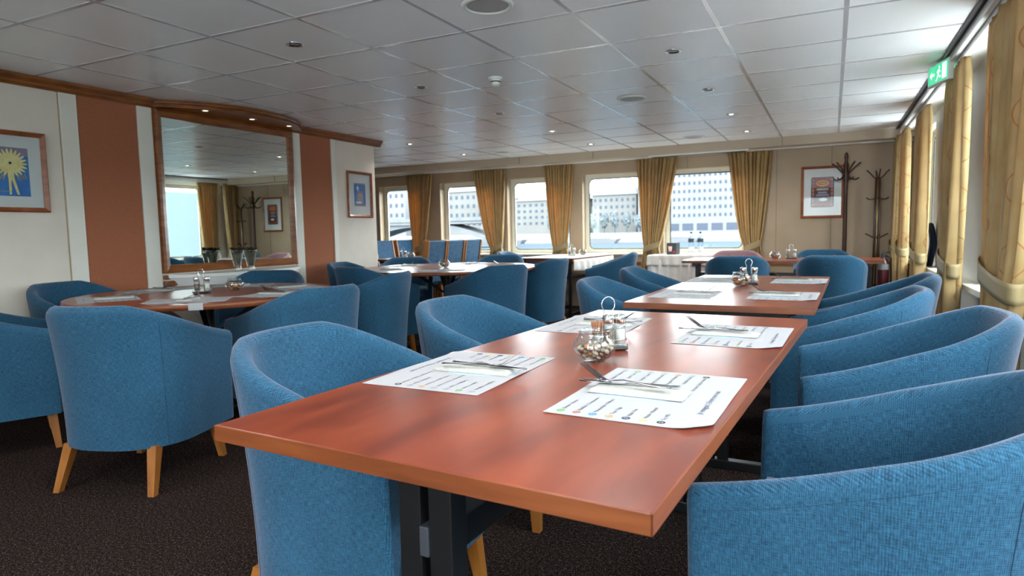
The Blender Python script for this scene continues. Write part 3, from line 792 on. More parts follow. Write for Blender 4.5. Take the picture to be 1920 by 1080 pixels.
o = m.build('tablecloth', loc=(-3.11, 7.90, 0), rz=R_(-4), norm=False)
sol = o.modifiers.new('thick', 'SOLIDIFY'); sol.thickness = .002
tag(o, 'white tablecloth hanging over the sides of the table under the windows', 'tablecloth')
# buffet with a ruffled skirt
e = empty('buffet_table', (-1.52, 8.34, 0), 0, 'narrow buffet table under the window, hidden by a ruffled white skirt', 'table')
m = MB(); m.box(-.56, .56, -.20, .22, TH-.03, TH-.004, WHITE, .003); m.build('tabletop', e)
for sx in (-1, 1):
    for y in (-.16, .18): m = MB(); m.box(sx*.50-.015, sx*.50+.015, y-.015, y+.015, 0, TH-.03, BLACK); m.build('leg', e)
def skirt(name, z1, z0, off, amp, fr, lb):
    m = MB(); per = [(-.57, .21), (-.57, -.21), (.57, -.21), (.57, .21)]
    seg = []
    for a, b in zip(per, per[1:]):
        n = int(math.dist(a, b)/.008)
        for i in range(n): t = i/n; seg.append((Vector(a).lerp(Vector(b), t), Vector((b[1]-a[1], a[0]-b[0])).normalized()))
    seg.append((Vector(per[-1]), Vector((1, 0))))
    n = len(seg)-1
    def F(i, j):
        p, nn = seg[min(n, int(round(i*n)))]; s = i*n*.008
        q = p+nn*(off+(.3+.7*j)*amp*math.sin(s*fr)+.006*j*math.sin(s*fr*.37)); return (q.x, q.y, z1+(z0-z1)*j)
    m.grid(F, n, 6, CLOTH)
    if name == 'tablecloth': m.box(-.585, .585, -.222, .22, TH-.003, TH+.001, CLOTH)
    o = m.build(name, loc=(-1.52, 8.34, 0), norm=False); s = o.modifiers.new('t', 'SOLIDIFY'); s.thickness = .002
    tag(o, lb, 'tablecloth')
skirt('tablecloth', TH, TH-.13, .012, .010, 52, 'white cloth with a short ruffle lying on the buffet table')
skirt('table_skirt', TH-.01, .03, 0, .011, 70, 'long pleated grey white skirt around the buffet table')
# bottles
PET = glassy('clear plastic bottle', (.90, .94, .96), 1.4, .04); LAB = mat('dark bottle label', (70, 78, 92), .5); LABW = mat('white bottle label', (226, 230, 234), .5)
e = empty('water_bottle', cat='bottle')
m = MB(); m.lathe([(0, .002), (.032, .002), (.036, .008), (.036, .10), (.033, .13), (.036, .16), (.036, .205), (.030, .235), (.014, .262), (.0125, .272)], PET, n=20); m.build('bottle_body', e)
m = MB(); m.lathe([(.0368, .045), (.0368, .10)], LABW, n=20); m.lathe([(.0368, .155), (.0368, .20)], LAB, n=20); m.build('bottle_label', e)
m = MB(); m.lathe([(.0135, .268), (.0145, .270), (.0145, .286), (.0, .287)], BLACK, n=14); m.build('cap', e)
place(e, (-1.59, 8.32, TH+.0015), 0, 'left of the two clear water bottles on the buffet table', 'water bottles')
place(e, (-1.475, 8.32, TH+.0015), 1, 'right of the two clear water bottles on the buffet table', 'water bottles')
e = empty('menu_holder', (-1.83, 8.36, TH+.0015), R_(8), 'black and grey menu stand left of the bottles on the buffet table', 'menu holder')
m = MB(); m.box(-.075, .045, -.012, .012, 0, .15, BLACK, .002); m.build('front_panel', e)
m = MB(); m.prism([(.045, -.01), (.085, .05), (.08, .055), (.04, -.005)], 0, .15, GREYP); m.build('side_panel', e)
m = MB(); m.lathe([(0, 0), (.018, 0), (.025, .065), (0, .067)], mat('peach print', (232, 190, 178), .5), n=14, T=Matrix.Translation((-.03, -.0135, .04)) @ Matrix.Scale(.06, 4, (0, 1, 0)))
m.lathe([(0, 0), (.013, .004), (.016, .018), (0, .03)], mat('red print', (196, 40, 52), .5), n=12, T=Matrix.Translation((.018, -.0135, .02)) @ Matrix.Scale(.06, 4, (0, 1, 0))); m.build('menu_picture', e)

# coat stands
e = empty('coat_stand', (.13, 8.50, 0), 0, 'dark wooden coat stand in front of the framed picture', 'coat stand')
m = MB(); m.lathe([(.028, .3), (.024, .5), (.022, 1.5), (.026, 1.52), (.022, 1.56), (.030, 1.60), (.032, 1.66), (.024, 1.72), (.030, 1.78), (.020, 1.80), (.016, 1.84), (.024, 1.865), (.016, 1.885), (.02, 1.90), (0, 1.925)], DARKW, n=16); m.lathe([(0, .299), (.028, .3)], DARKW, n=16); m.build('pole', e)
for i in range(5):
    a = R_(72*i+15); c_, s_ = math.cos(a), math.sin(a)
    m = MB(); m.tube([(c_*r, s_*r, z) for r, z in ((.02, 1.66), (.05, 1.70), (.09, 1.745), (.13, 1.78), (.155, 1.80))], .009, DARKW, 6); m.build('upper_hook', e)
    m = MB(); m.tube([(c_*r, s_*r, z) for r, z in ((.02, 1.67), (.05, 1.625), (.09, 1.605), (.12, 1.612), (.14, 1.628))], .008, DARKW, 6); m.build('lower_hook', e)
for i in range(4):
    a = R_(90*i+40); c_, s_ = math.cos(a), math.sin(a)
    m = MB(); m.tube([(c_*r, s_*r, z) for r, z in ((.02, .42), (.05, .30), (.10, .18), (.15, .08), (.17, .014))], .013, DARKW, 6); m.build('foot', e)
BRASS = mat('aged brass', (150, 128, 88), .35, .8)
e = empty('coat_stand', (.455, 8.50, 0), 0, 'brass and dark wood coat stand beside the side curtains', 'coat stand')
m = MB()
for dx in (-.022, 0, .022): m.tube([(dx*1.4, 0, .35), (dx, 0, .9), (dx*.8, 0, 1.60)], .011, BRASS if dx == 0 else DARKW, 8)
m.build('pole', e)
for z, s in ((1.60, .10), (1.39, -.02), (.93, .05)):
    for i in range(4):
        a = R_(90*i+8); c_, s_ = math.cos(a), math.sin(a)
        m = MB(); m.tube([(c_*r, s_*r, z+s*t) for r, t in ((.015, 0), (.05, .25 if s > 0 else 1), (.085, .7 if s > 0 else 1), (.115, 1 if s > 0 else 0))], .007, DARKW, 6); m.build('hook', e)
for i in range(4):
    a = R_(90*i+40); c_, s_ = math.cos(a), math.sin(a)
    m = MB(); m.tube([(c_*r, s_*r, z) for r, z in ((.02, .40), (.06, .28), (.11, .12), (.15, .014))], .012, DARKW, 6); m.build('foot', e)
# fire extinguisher
ARTG0 = mat('grey instruction band', (110, 110, 108), .6); REDM = mat('red enamel', (64, 12, 14), .3)
e = empty('fire_extinguisher', (.50, 7.98, .0), 0, 'red fire extinguisher half hidden behind the end of the far wooden table', 'fire extinguisher')
m = MB(); m.lathe([(0, .25), (.05, .252), (.055, .27), (.055, .66), (.045, .70), (.02, .72), (.02, .735)], REDM, n=20); m.build('cylinder', e)
m = MB(); m.lathe([(.0555, .60), (.0555, .66)], ARTG0, n=20); m.build('label_band', e)
m = MB(); m.box(-.02, .02, -.02, .02, .73, .78, BLACK, .004); m.box(-.015, .05, -.01, .01, .775, .79, BLACK, .003); m.tube([(.02, 0, .75), (.07, 0, .72), (.075, 0, .5), (.07, 0, .4)], .008, BLACK, 6); m.build('valve_and_hose', e)
m = MB(); m.box(-.08, .08, -.08, .08, 0, .25, GREYP, .01); m.build('stand', e)
# navy cloth by the window
m = MB()
def F(i, j):
    v = j; w = .030+.05*math.sin(v*PI)**.7*(1-.3*v); return (.02*math.sin(v*5)+.012*math.sin(i*20), (i-.5)*2*w-.10*v, 1.08-.52*v)
m.grid(F, 14, 18, mat('navy cloth', (14, 32, 62), .8)); o = m.build('coat', loc=(.785, 6.95, 0), norm=False); o.modifiers.new('t', 'SOLIDIFY').thickness = .02
tag(o, 'dark navy coat hanging behind the side curtains', 'coat')

# ================================================================== CURTAINS
def curtain(axis, pos, t0, t1, tc, tw, b0, b1, ztop, ztie, zbot, lb, n=11, amp=.022, grp=None, dep=1):
    """t0..t1 top span, tc/tw tie centre and width, b0..b1 bottom span, pleated sheet"""
    c0 = (t0+t1)/2
    e = empty('curtain', (c0, pos, zbot) if axis == 'y' else (pos, c0, zbot), 0, lb, 'curtain', grp)
    H = ztop-zbot
    def sp(z):
        if z >= ztie:
            k_ = (z-ztie)/(ztop-ztie); q = k_**.62 if k_ > 0 else 0
            return tc-tw/2+(t0-(tc-tw/2))*q, tc+tw/2+(t1-(tc+tw/2))*(k_**.8 if k_ > 0 else 0)
        k_ = (ztie-z)/(ztie-zbot); q = 1-(1-k_)**2
        return tc-tw/2+(b0-(tc-tw/2))*q, tc+tw/2+(b1-(tc+tw/2))*q
    rr = random.Random(int(c0*77)); ph = [rr.uniform(-.6, .6) for _ in range(20)]
    NU, NV = n*12, 40
    def F(i, j):
        z = ztop-H*j; a, b = sp(z); kt = max(0, min(1, (z-ztie)/(ztop-ztie))) if z > ztie else 0
        nar = 1-min(1, (b-a)/(t1-t0))
        head = max(0, 1-(ztop-z)/.10)
        w = (i*n+.35*math.sin(i*9+ph[0])*j+.12*math.sin(i*31+ph[1]))*2*PI
        am = (amp*(1+.9*nar)*(1-.5*head))*(1+.35*math.sin(i*13+ph[2]))
        d = am*math.sin(w)+amp*.35*math.sin(w*.5+ph[3]+2*j)+.3*head*amp*math.sin(w*2)
        u = a+(b-a)*i+.006*math.cos(w)*(1-head)
        u -= c0
        return (u, d, z-zbot) if axis == 'y' else (d*dep, u, z-zbot)
    m = MB(); W_ = (t1-t0)*1.9
    m.grid(F, NU, NV, CURT, uv=lambda i, j: (i*W_, H*(1-j))); o = m.build('drape', e, norm=False)
    o.modifiers.new('t', 'SOLIDIFY').thickness = .0015
    # tieback: a sash band wrapped round the gathered cloth
    m = MB(); hw = tw/2+.012; dd = amp*2.3; N = 36
    def G(i, j):
        a = i*2*PI; slope = .05*math.cos(a); ca, sa = math.cos(a), math.sin(a)
        u = hw*math.copysign(abs(ca)**.8, ca)*(1.0+.04*j); v = dd*math.copysign(abs(sa)**.8, sa)
        z = ztie-.045+.09*j+slope; u = u+tc-c0
        return (u, v, z-zbot) if axis == 'y' else (v, u, z-zbot)
    m.grid(G, N, 4, TIEM); o = m.build('tieback', e, norm=False); o.modifiers.new('t', 'SOLIDIFY').thickness = .003
    return e
fg = 'gold curtains on the far windows'; sg_ = 'gold curtains on the side windows'
CP = FY-.065
for t0, t1, tc, tw, lb in ((-6.15, -5.65, -5.92, .19, 'gold curtain right of the leftmost visible far window'), (-4.93, -4.36, -4.53, .18, 'gold curtain between the second and third far windows'),
        (-3.75, -3.28, -3.50, .20, 'gold curtain between the third and fourth far windows from the left'), (-2.39, -1.83, -2.18, .20, 'wide gold curtain left of the buffet table'), (-1.21, -.68, -.90, .20, 'gold curtain at the right end of the far windows')):
    curtain('y', CP, t0, t1, tc, tw, tc-.17, tc+.17, 2.028, .84, .22, lb, grp=fg)
for t0, t1, px_, lb in ((8.30, 8.62, .64, 'gold curtain in the far right corner, behind the other side curtains'), (7.78, 8.20, .67, 'gold side curtain next to the far right corner one'), (6.36, 7.05, .685, 'gold side curtain below the green exit sign'),
                   (4.70, 5.28, .685, 'gold side curtain with a sunlit peach edge, second from the right edge'), (3.12, 4.02, .685, 'gold side curtain with a wavy thread pattern, cut off by the right edge')):
    tc = (t0+t1)/2+.02; tw = .62*(t1-t0)
    curtain('x', px_, t0, t1, tc, tw, tc-.2, tc+.2, 2.06, .83, .10, lb, n=9, amp=.026, grp=sg_)

# ================================================================== MIRROR, PELMET, CONSOLE
MY0, MY1, MZ0, MZ1 = 3.285, 4.685, .815, 2.075
e = empty('wall_mirror', (LX, (MY0+MY1)/2, MZ0), 0, 'large wall mirror in a wooden frame on the left wall', 'mirror')
hy = (MY1-MY0)/2; H = MZ1-MZ0; fwid = .062
m = MB()
pr = [(0, .0), (.0, .034), (.018, .040), (fwid-.012, .026), (fwid, .016), (fwid, 0)]   # (inset, depth)
rects = []
for ins, d in pr: rects.append([m.b.verts.new((d, y, z)) for y, z in ((-hy+ins, ins), (hy-ins, ins), (hy-ins, H-ins), (-hy+ins, H-ins))])
for A, B in zip(rects, rects[1:]):
    for i in range(4): m.face([A[i], A[(i+1) % 4], B[(i+1) % 4], B[i]], MAHOG)
m.build('frame', e)
m = MB(); m.box(.002, .012, -hy+.05, hy-.05, .05, H-.05, MIRROR); m.build('mirror_glass', e)
# bow fronted wooden pelmet with three small lights
def bow(y0, y1, d, n=28, p=2.3):
    return [(LX+d*max(0, 1-abs(2*i/n-1)**p), y0+(y1-y0)*i/n) for i in range(n+1)]
e = empty('pelmet', (0, 0, 0), 0, 'bow fronted mahogany canopy with small lights above the mirror', 'canopy')
base = [(LX, 3.25)]+bow(3.25, 4.83, .36)[1:-1]+[(LX, 4.83)]
m = MB(); m.prism(base, CZ-.052, CZ+.003, MAHOG); m.build('canopy_board', e)
m = MB(); m.tube([(x+.006, y, CZ-.02) for x, y in bow(3.25, 4.83, .36)], .014, MAHOG, 8); m.tube([(x+.002, y, CZ-.05) for x, y in bow(3.25, 4.83, .36)], .008, MAHOG, 8); m.build('moulding', e)
for y in (3.60, 4.06, 4.48):
    x = LX+.20
    m = MB(); m.lathe([(.022, -.001), (.034, -.004), (.036, 0)], CHROME, (x, y, CZ-.052), 20); o = m.build('light_ring', e)
    m = MB(); m.lathe([(0, -.0025), (.021, -.0025)], DIM, (x, y, CZ-.052), 16); m.build('bulb', o)
# white bow fronted console
e = empty('wall_console', (0, 0, 0), 0, 'white bow fronted console shelf under the mirror', 'console')
m = MB(); m.prism([(LX, 3.30)]+bow(3.30, 4.74, .34)[1:-1]+[(LX, 4.74)], .775, .80, WHITE); m.build('shelf_top', e)
m = MB(); A = bow(3.31, 4.73, .325); B = bow(3.62, 4.55, .25)
m.grid(lambda i, j: (A[round(i*28)][0]+(B[round(i*28)][0]-A[round(i*28)][0])*j, A[round(i*28)][1]+(B[round(i*28)][1]-A[round(i*28)][1])*j, .776-.42*j), 28, 6, WHITE); m.build('curved_apron', e)
m = MB()
for z0, z1, d in ((.765, .80, .022), (.715, .755, .036), (.66, .71, .022)): m.box(LX, LX+d, 3.285, 4.69, z0, z1, MAHOG, .008, None, 3)
struct(m, 'trim_7')
# vases with dark twigs
SOIL = mat('dark brown moss', (48, 36, 26), .9); VFILL = noisy('olive brown vase filling', (104, 98, 72), (130, 118, 88), 20, .4)
e = empty('glass_vase', cat='vase')
m = MB(); m.lathe([(0, .004), (.035, .004), (.040, .0), (.043, .004), (.028, .03), (.030, .05), (.040, .10), (.053, .165), (.057, .175), (.053, .176), (.037, .10), (.026, .05), (.024, .034), (0, .032)], GLASS, n=24); m.build('glass_body', e)
m = MB(); m.lathe([(0, .036), (.022, .037), (.025, .05), (.035, .10), (.047, .15), (0, .155)], VFILL, n=20); m.build('filling', e)
m = MB(); rr = random.Random(9)
for i in range(26):
    a = rr.random()*6.28; r = .02+.035*rr.random(); m.tube([(0, 0, .15), (r*.6*math.cos(a), r*.6*math.sin(a), .178+.012*rr.random()), (r*1.3*math.cos(a+.3), r*1.3*math.sin(a+.3), .172+.03*rr.random())], .005, SOIL, 5, rs=[.008, .008, .002])
m.build('dried_leaves', e)
place(e, (-4.49, 3.86, .80), 0, 'left footed glass vase with dark dried leaves on the white console', 'vases under the mirror')
place(e, (-4.38, 3.90, .80), 2, 'right footed glass vase with dark dried leaves on the white console', 'vases under the mirror')

# ================================================================== PICTURES
ARTB = noisy('blue print', (38, 104, 178), (58, 128, 204), 8, .6); ARTY = noisy('pale yellow print', (226, 214, 132), (240, 232, 176), 30, .6)
ARTG = mat('mauve grey print', (142, 132, 156), .6); MOUNT = mat('pale grey mount board', (212, 218, 218), .7); ARTR = noisy('brick red print', (120, 40, 32), (160, 74, 50), 60, .6)
ARTO = mat('amber print', (216, 158, 60), .6); ARTD = mat('dark plum print', (58, 28, 40), .6)
def picture(name, axis, loc, w, h, lb, draw, fr=.03):
    rz = PI/2 if axis == 'x' else 0            # local: x across, -y towards the room
    e = empty(name, loc, rz, lb, 'picture', 'framed prints')
    m = MB(); pr = [(0, 0), (0, .018), (.008, .024), (fr-.008, .016), (fr, .010), (fr, 0)]; rects = []
    for ins, d in pr: rects.append([m.b.verts.new((x, -d, z)) for x, z in ((-w/2+ins, -h/2+ins), (w/2-ins, -h/2+ins), (w/2-ins, h/2-ins), (-w/2+ins, h/2-ins))])
    for A, B in zip(rects, rects[1:]):
        for i in range(4): m.face([A[i], A[(i+1) % 4], B[(i+1) % 4], B[i]], FRAMEW)
    m.build('frame', e)
    m = MB(); m.box(-w/2+fr-.004, w/2-fr+.004, -.004, -.001, -h/2+fr-.004, h/2-fr+.004, MOUNT); m.build('mount', e)
    m = MB(); draw(m); m.build('print', e, norm=False)
    m = MB(); m.box(-w/2+fr-.002, w/2-fr+.002, -.0095, -.0080, -h/2+fr-.002, h/2-fr+.002, PICGL); m.build('glass', e)
    return e
def Q(m, pts, mt, d=0): m.poly([(x, -.0045-d, z) for x, z in pts], mt)
def ell(cx, cz, a, b, n=20, r=0): return [(cx+a*math.cos(t)*math.cos(r)-b*math.sin(t)*math.sin(r), cz+a*math.cos(t)*math.sin(r)+b*math.sin(t)*math.cos(r)) for t in [2*PI*i/n for i in range(n)]]
def rc(x0, x1, z0, z1): return [(x0, z0), (x1, z0), (x1, z1), (x0, z1)]
def d1(m):
    Q(m, rc(-.105, .105, -.155, .15), ARTB); Q(m, rc(-.105, .105, .10, .15), ARTG, .0003)
    for i in range(22): a = 2*PI*i/22; Q(m, ell(.0+.05*math.cos(a), .05+.045*math.sin(a), .05, .009, 10, a), ARTY, .0005+.00002*i)
    Q(m, ell(0, .05, .045, .04), ARTY, .0011); Q(m, ell(0, .052, .008, .008), INKS[4], .0013)
    Q(m, [(-.012, .03), (.012, .03), (.020, -.05), (-.016, -.05)], ARTY, .0012); Q(m, [(-.016, -.05), (.0, -.05), (-.004, -.145), (-.016, -.145)], ARTY, .0012); Q(m, [(.002, -.05), (.020, -.05), (.042, -.145), (.028, -.145)], ARTY, .0012)
    for s in (-1, 1):
        Q(m, [(s*.01, .01), (s*.065, .04), (s*.068, .033), (s*.012, -.004)], ARTY, .0012)
        for i in range(4): Q(m, ell(s*(.04+.014*i), -.04+.004*i, .004, .02, 8, s*.4), STM[3], .0012)
    for i in range(9): Q(m, ell(-.09+.010*i, -.128+.004*(i % 2), .005, .003, 8), STM[3], .0012)
def d2(m):
    Q(m, rc(-.095, .095, -.125, .125), ARTB); Q(m, rc(-.095, .095, .108, .125), ARTG, .0003); Q(m, rc(-.095, .095, -.125, -.10), ARTG, .0003)
    Q(m, ell(-.035, .07, .018, .024), MOUNT, .0006); Q(m, ell(.055, .065, .012, .02), STM[1], .0006)
    Q(m, [(-.05, .05), (-.02, .05), (.045, .02), (.05, -.09), (-.06, -.10), (-.055, -.01)], ARTG, .0005); Q(m, ell(.0, -.03, .035, .04), STM[3], .0008); Q(m, ell(.0, -.03, .018, .022), ARTG, .0009)
    Q(m, rc(.048, .058, -.09, .05), ARTG, .0007); Q(m, ell(-.02, -.085, .055, .012), MOUNT, .0008)
def d3(m):
    Q(m, rrect(-.125, .125, -.18, .18, .02, 4), ARTD); Q(m, rrect(-.115, .115, -.17, .17, .016, 4), ARTR, .0003)
    Q(m, ell(0, .105, .07, .035), ARTO, .0006); Q(m, ell(0, .105, .055, .022), ARTR, .0007); Q(m, rc(-.035, .035, .100, .110), ARTO, .0008)
    Q(m, rc(-.09, .09, -.13, .055), ARTD, .0005)
    for i, (z, w) in enumerate(((.035, .065), (-.005, .05), (-.035, .07))): Q(m, rrect(-w, w, z-.012, z+.010, .008, 3), STM[3] if i == 0 else ARTG, .0008)
    Q(m, ell(.01, -.09, .045, .02), MOUNT, .0009)
    for i in range(8):
        for s in (-1, 1): Q(m, ell(s*.103, -.15+.043*i, .007, .014, 8), (ARTO, ARTG, INKS[2], STM[3])[i % 4], .0009)
picture('framed_picture', 'x', (LX+.001, 2.30, 1.525), .42, .51, 'framed print of a yellow flower headed figure on blue, left edge of the picture', d1)
picture('framed_picture', 'x', (LX+.001, 5.67, 1.52), .41, .50, 'framed print of a pale figure on blue, right of the second terracotta panel', d2)
picture('framed_picture', 'y', (-.115, FY-.001, 1.485), .47, .62, 'framed brick red print on the far wall behind the dark coat stand', d3)

# ================================================================== CEILING FIXTURES
def make_down():
    e = empty('downlight', cat='downlight')
    m = MB(); m.lathe([(.030, .0), (.034, -.005), (.044, -.006), (.048, -.003), (.048, .0)], CHROME, n=28); m.build('trim_ring', e)
    m = MB(); m.lathe([(.031, -.004), (.020, -.0005), (0, -.0005)], BLACK, n=24); m.build('reflector', e)
    m = MB(); m.lathe([(0, -.0030), (.012, -.0032), (.019, -.0015), (.021, -.0008)], BULB, n=16); m.build('bulb', e)
    return e
dl = make_down()
DULL = mat('unlit lamp glass', (150, 150, 148), .15)
UNLIT = empty('downlight', cat='downlight')
for ch in dl.children:
    c_ = ch.copy(); COL.objects.link(c_); c_.parent = UNLIT
    if ch.name.startswith('bulb'): c_.data = ch.data.copy(); c_.data.materials[0] = DULL
NM = {-4.48: 'left', -2.68: 'middle', -.87: 'right'}
ORD = ['behind the camera', 'behind the camera', 'just behind the camera', 'above the camera side', 'first seen from the camera', 'second seen from the camera', 'third seen from the camera', 'fourth seen from the camera', 'fifth seen from the camera']
lampd = bpy.data.lights.new('downlight lamp', 'SPOT'); lampd.energy = LAMP_W; lampd.spot_size = R_(150); lampd.spot_blend = .8; lampd.shadow_soft_size = .035; lampd.color = (1, .94, .88)
for x in NM:
    for i in range(9):
        y = 2.77+1.225*(i-4)
        if x == -4.48: y = 6.41+1.25*(i-5)
        if x == -4.48 and i < 5: continue
        if y > 8.3 or y < BY+.2: continue
        lb = 'small recessed downlight in the %s row, %s' % (NM[x], ORD[i])
        off = (x == -2.68 and 4 <= i <= 6) or (x == -.87 and 5 <= i <= 6)
        place(UNLIT if off else dl, (x, y, CZ+.002), 0, lb.replace('small', 'unlit') if off else lb, 'recessed ceiling downlights')
        if off: continue
        l = bpy.data.objects.new('downlight lamp', lampd); COL.objects.link(l); l.location = (x, y, CZ-.03)
def make_spk():
    e = empty('ceiling_speaker', cat='speaker')
    m = MB(); m.lathe([(.098, -.004), (.104, -.010), (.114, -.010), (.122, -.004), (.123, 0)], WHITE, n=40); m.build('rim', e)
    m = MB(); m.lathe([(0, -.007), (.07, -.0065), (.10, -.004)], noisy('perforated speaker grille', (150, 150, 148), (190, 190, 188), 500, .5), n=36); m.build('grille', e); return e
sp_ = make_spk()
for x, y, lb in ((-1.46, 2.75, 'round ceiling speaker at the top edge of the picture'), (-1.47, 5.22, 'round ceiling speaker between the middle and right downlight rows'), (-3.93, 7.70, 'round ceiling speaker near the far windows, left'), (-1.46, 7.77, 'round ceiling speaker near the far windows, right')):
    place(sp_, (x, y, CZ+.002), 0, lb, 'ceiling speakers')
e = empty('smoke_detector', (-2.09, 4.03, CZ+.002), 0, 'white dome smoke detector on the ceiling', 'smoke detector')
m = MB(); m.lathe([(0, -.014), (.046, -.014), (.050, -.008), (.050, 0)], WHITE, n=28); m.build('base', e)
m = MB(); m.lathe([(0, -.060), (.018, -.058), (.030, -.048), (.034, -.032), (.036, -.014)], WHITE, n=28); m.build('dome', e)
m = MB(); m.lathe([(.0345, -.034), (.0355, -.026)], DARKGAP, n=28); m.build('slot', e)
e = empty('air_vent', (-1.55, 8.50, 2.036), 0, 'long white air vent under the soffit above the buffet table', 'vent')
m = MB(); m.box(-.62, .62, -.055, .055, -.022, 0, WHITE, .004); m.build('housing', e)
for y in (-.03, 0, .03): m = MB(); m.box(-.58, .58, y-.008, y+.008, -.026, -.021, GREYP, .001); m.build('slat', e)
# exit sign
e = empty('exit_sign', (.61, 5.10, 1.985), R_(105), 'lit green emergency exit sign hanging at the ceiling edge above the side curtains', 'sign')
m = MB(); m.box(-.155, .155, -.014, .014, 0, .14, WHITE, .004); m.build('housing', e)
for s in (-1, 1):
    m = MB(); y = s*.0146; m.poly([(x, y, z) for x, z in rc(-.142, .142, .012, .128)], EXITG)
    y = s*.0152; f = lambda p: m.poly([(x*-s, y, z) for x, z in p], EXITW)
    f(rc(.06, .12, .022, .118)); f(ell(.018, .104, .009, .009)); f([(.0, .09), (.022, .094), (.012, .055), (-.006, .058)]); f([(.010, .06), (.03, .045), (.045, .05), (.045, .042), (.028, .036), (.004, .052)]); f([(-.006, .058), (.006, .056), (-.012, .026), (-.03, .022), (-.03, .03), (-.018, .033)])
    f([(.02, .088), (.04, .075), (.036, .070), (.018, .080)]); f([(.0, .09), (-.018, .075), (-.012, .07), (.004, .082)])
    f([(-.12, .07), (-.09, .095), (-.09, .078), (-.05, .078), (-.05, .062), (-.09, .062), (-.09, .045)]); m.build('panel', e, norm=False)
m = MB(); m.tube([(-.06, 0, .14), (-.06, 0, .152)], .004, WHITE, 6); m.tube([(.06, 0, .14), (.06, 0, .152)], .004, WHITE, 6); m.build('bracket', e)

# ================================================================== OUTSIDE
WZ = -1.9
WATER = mat('river water', (54, 61, 67), 1, 0, 0)
def _wat(mm):
    tc = nd(mm, 'ShaderNodeTexCoord'); mp = nd(mm, 'ShaderNodeMapping'); mp.inputs['Scale'].default_value = (.15, .6, 1); lk(mm, tc, 'Object', mp, 0)
    n = nd(mm, 'ShaderNodeTexNoise'); n.inputs['Scale'].default_value = 2; n.inputs['Detail'].default_value = 5; lk(mm, mp, 0, n, 0); bump(mm, n, 'Fac', .3, .15)
_wat(WATER)
m = MB(); m.box(-600, 400, 9.6, 190, WZ-.5, WZ, WATER); struct(m, 'ground_river')
BANK = noisy('pale snowy embankment', (60, 63, 67), (70, 72, 75), .4, .9)
m = MB(); m.hexa([(-600, 148, WZ-.4), (400, 148, WZ-.4), (400, 600, WZ-.4), (-600, 600, WZ-.4)], [(-600, 156, .4), (400, 156, .4), (400, 600, 3), (-600, 600, 3)], BANK); struct(m, 'ground_bank')
FAC = [noisy('facade '+n, a, b, .2, .9) for n, a, b in (('white', (82, 83, 86), (87, 88, 91)), ('cream', (76, 76, 74), (81, 80, 78)), ('grey', (72, 75, 80), (77, 80, 85)))]  # river haze is put into these pale, low-contrast facade colours
WINM = mat('far window glass', (54, 60, 70), .9, 0, .1); ROOFM = mat('slate blue roof', (54, 61, 72), .7)  # kept close to the facade tone, haze painted in here as well
def building(x0, x1, y, z1, lb, rows, cols, fm, roof=2.0, dep=14, base=None, name='apartment_building'):
    e = empty(name, (x0, y, .3), 0, lb, 'building', 'buildings across the river')
    w = x1-x0; h = z1-.3
    m = MB(); m.box(0, w, 0, dep, 0, h, fm); m.build('walls', e)
    m = MB(); m.hexa([(-.4, -.4, h), (w+.4, -.4, h), (w+.4, dep+.4, h), (-.4, dep+.4, h)], [(1.2, 2.5, h+roof), (w-1.2, 2.5, h+roof), (w-1.2, dep-2.5, h+roof), (1.2, dep-2.5, h+roof)], ROOFM); m.build('roof', e)
    zb = base or 2.2
    for r in range(rows):
        m = MB(); zc = zb+(h-zb-.4)*(r+.5)/rows; hh = (h-zb)/rows*.26
        for c_ in range(cols):
            xc = w*(c_+.5)/cols; ww = min(w/cols*.24, .9); m.box(xc-ww*.85, xc+ww*.85, -.06, .05, zc-hh*.75, zc+hh*.75, WINM)
        m.build('window_row', e)
    if base:
        m = MB(); n = int(w/3)
        for i in range(n): m.box(w*(i+.12)/n, w*(i+.88)/n, -.06, .05, .3, base-1.0, WINM)
        m.build('ground_floor_glazing', e)
    return e
Yb = 160
building(-36.5, -16, Yb, 15.2, 'big white office block across the river seen in the rightmost far window', 6, 17, FAC[0], .9, base=3.0, name='office_building')
building(-43.9, -37.2, Yb+1, 14.0, 'white wing of the office block, partly behind a gold curtain', 6, 5, FAC[0], .1, base=3.0, name='office_building')
building(-57, -45.2, Yb+4, 10.2, 'cream house with a steep slate roof left of the office block', 4, 8, FAC[1], 2.6)
building(-80, -58.5, Yb+5, 9.6, 'low cream row house behind the riverside trees', 4, 12, FAC[1], 1.5)
for i, (x0, x1, z) in enumerate(((-93, -81, 10.6), (-106, -94, 13.5), (-119, -107, 11.8), (-133, -120, 15), (-149, -134, 14), (-166, -150, 15.5), (-184, -167, 14), (-204, -185, 15.4), (-225, -205, 14), (-250, -226, 15))):
    building(x0, x1, Yb+8+3*(i % 3), z, 'pale riverside apartment house, number %s left of the riverside trees' % ['one', 'two', 'three', 'four', 'five', 'six', 'seven', 'eight', 'nine', 'ten'][i], 4, int((x1-x0)/2), FAC[i % 3], 1.8+.5*(i % 2))
m = MB()
def F(i, j): x = -260+300*i; return (x, 300+60*j, 3+24*j*(.6+.25*math.sin(x*.03)+.15*math.sin(x*.11)))
m.grid(F, 60, 4, FAC[2]); o = m.build('hill', norm=False); o['kind'] = 'structure'
TREEM = noisy('bare haze tinted tree crown', (56, 63, 66), (68, 75, 78), 1, .95)  # crown colour is paled to stand in for haze
rr = random.Random(11)
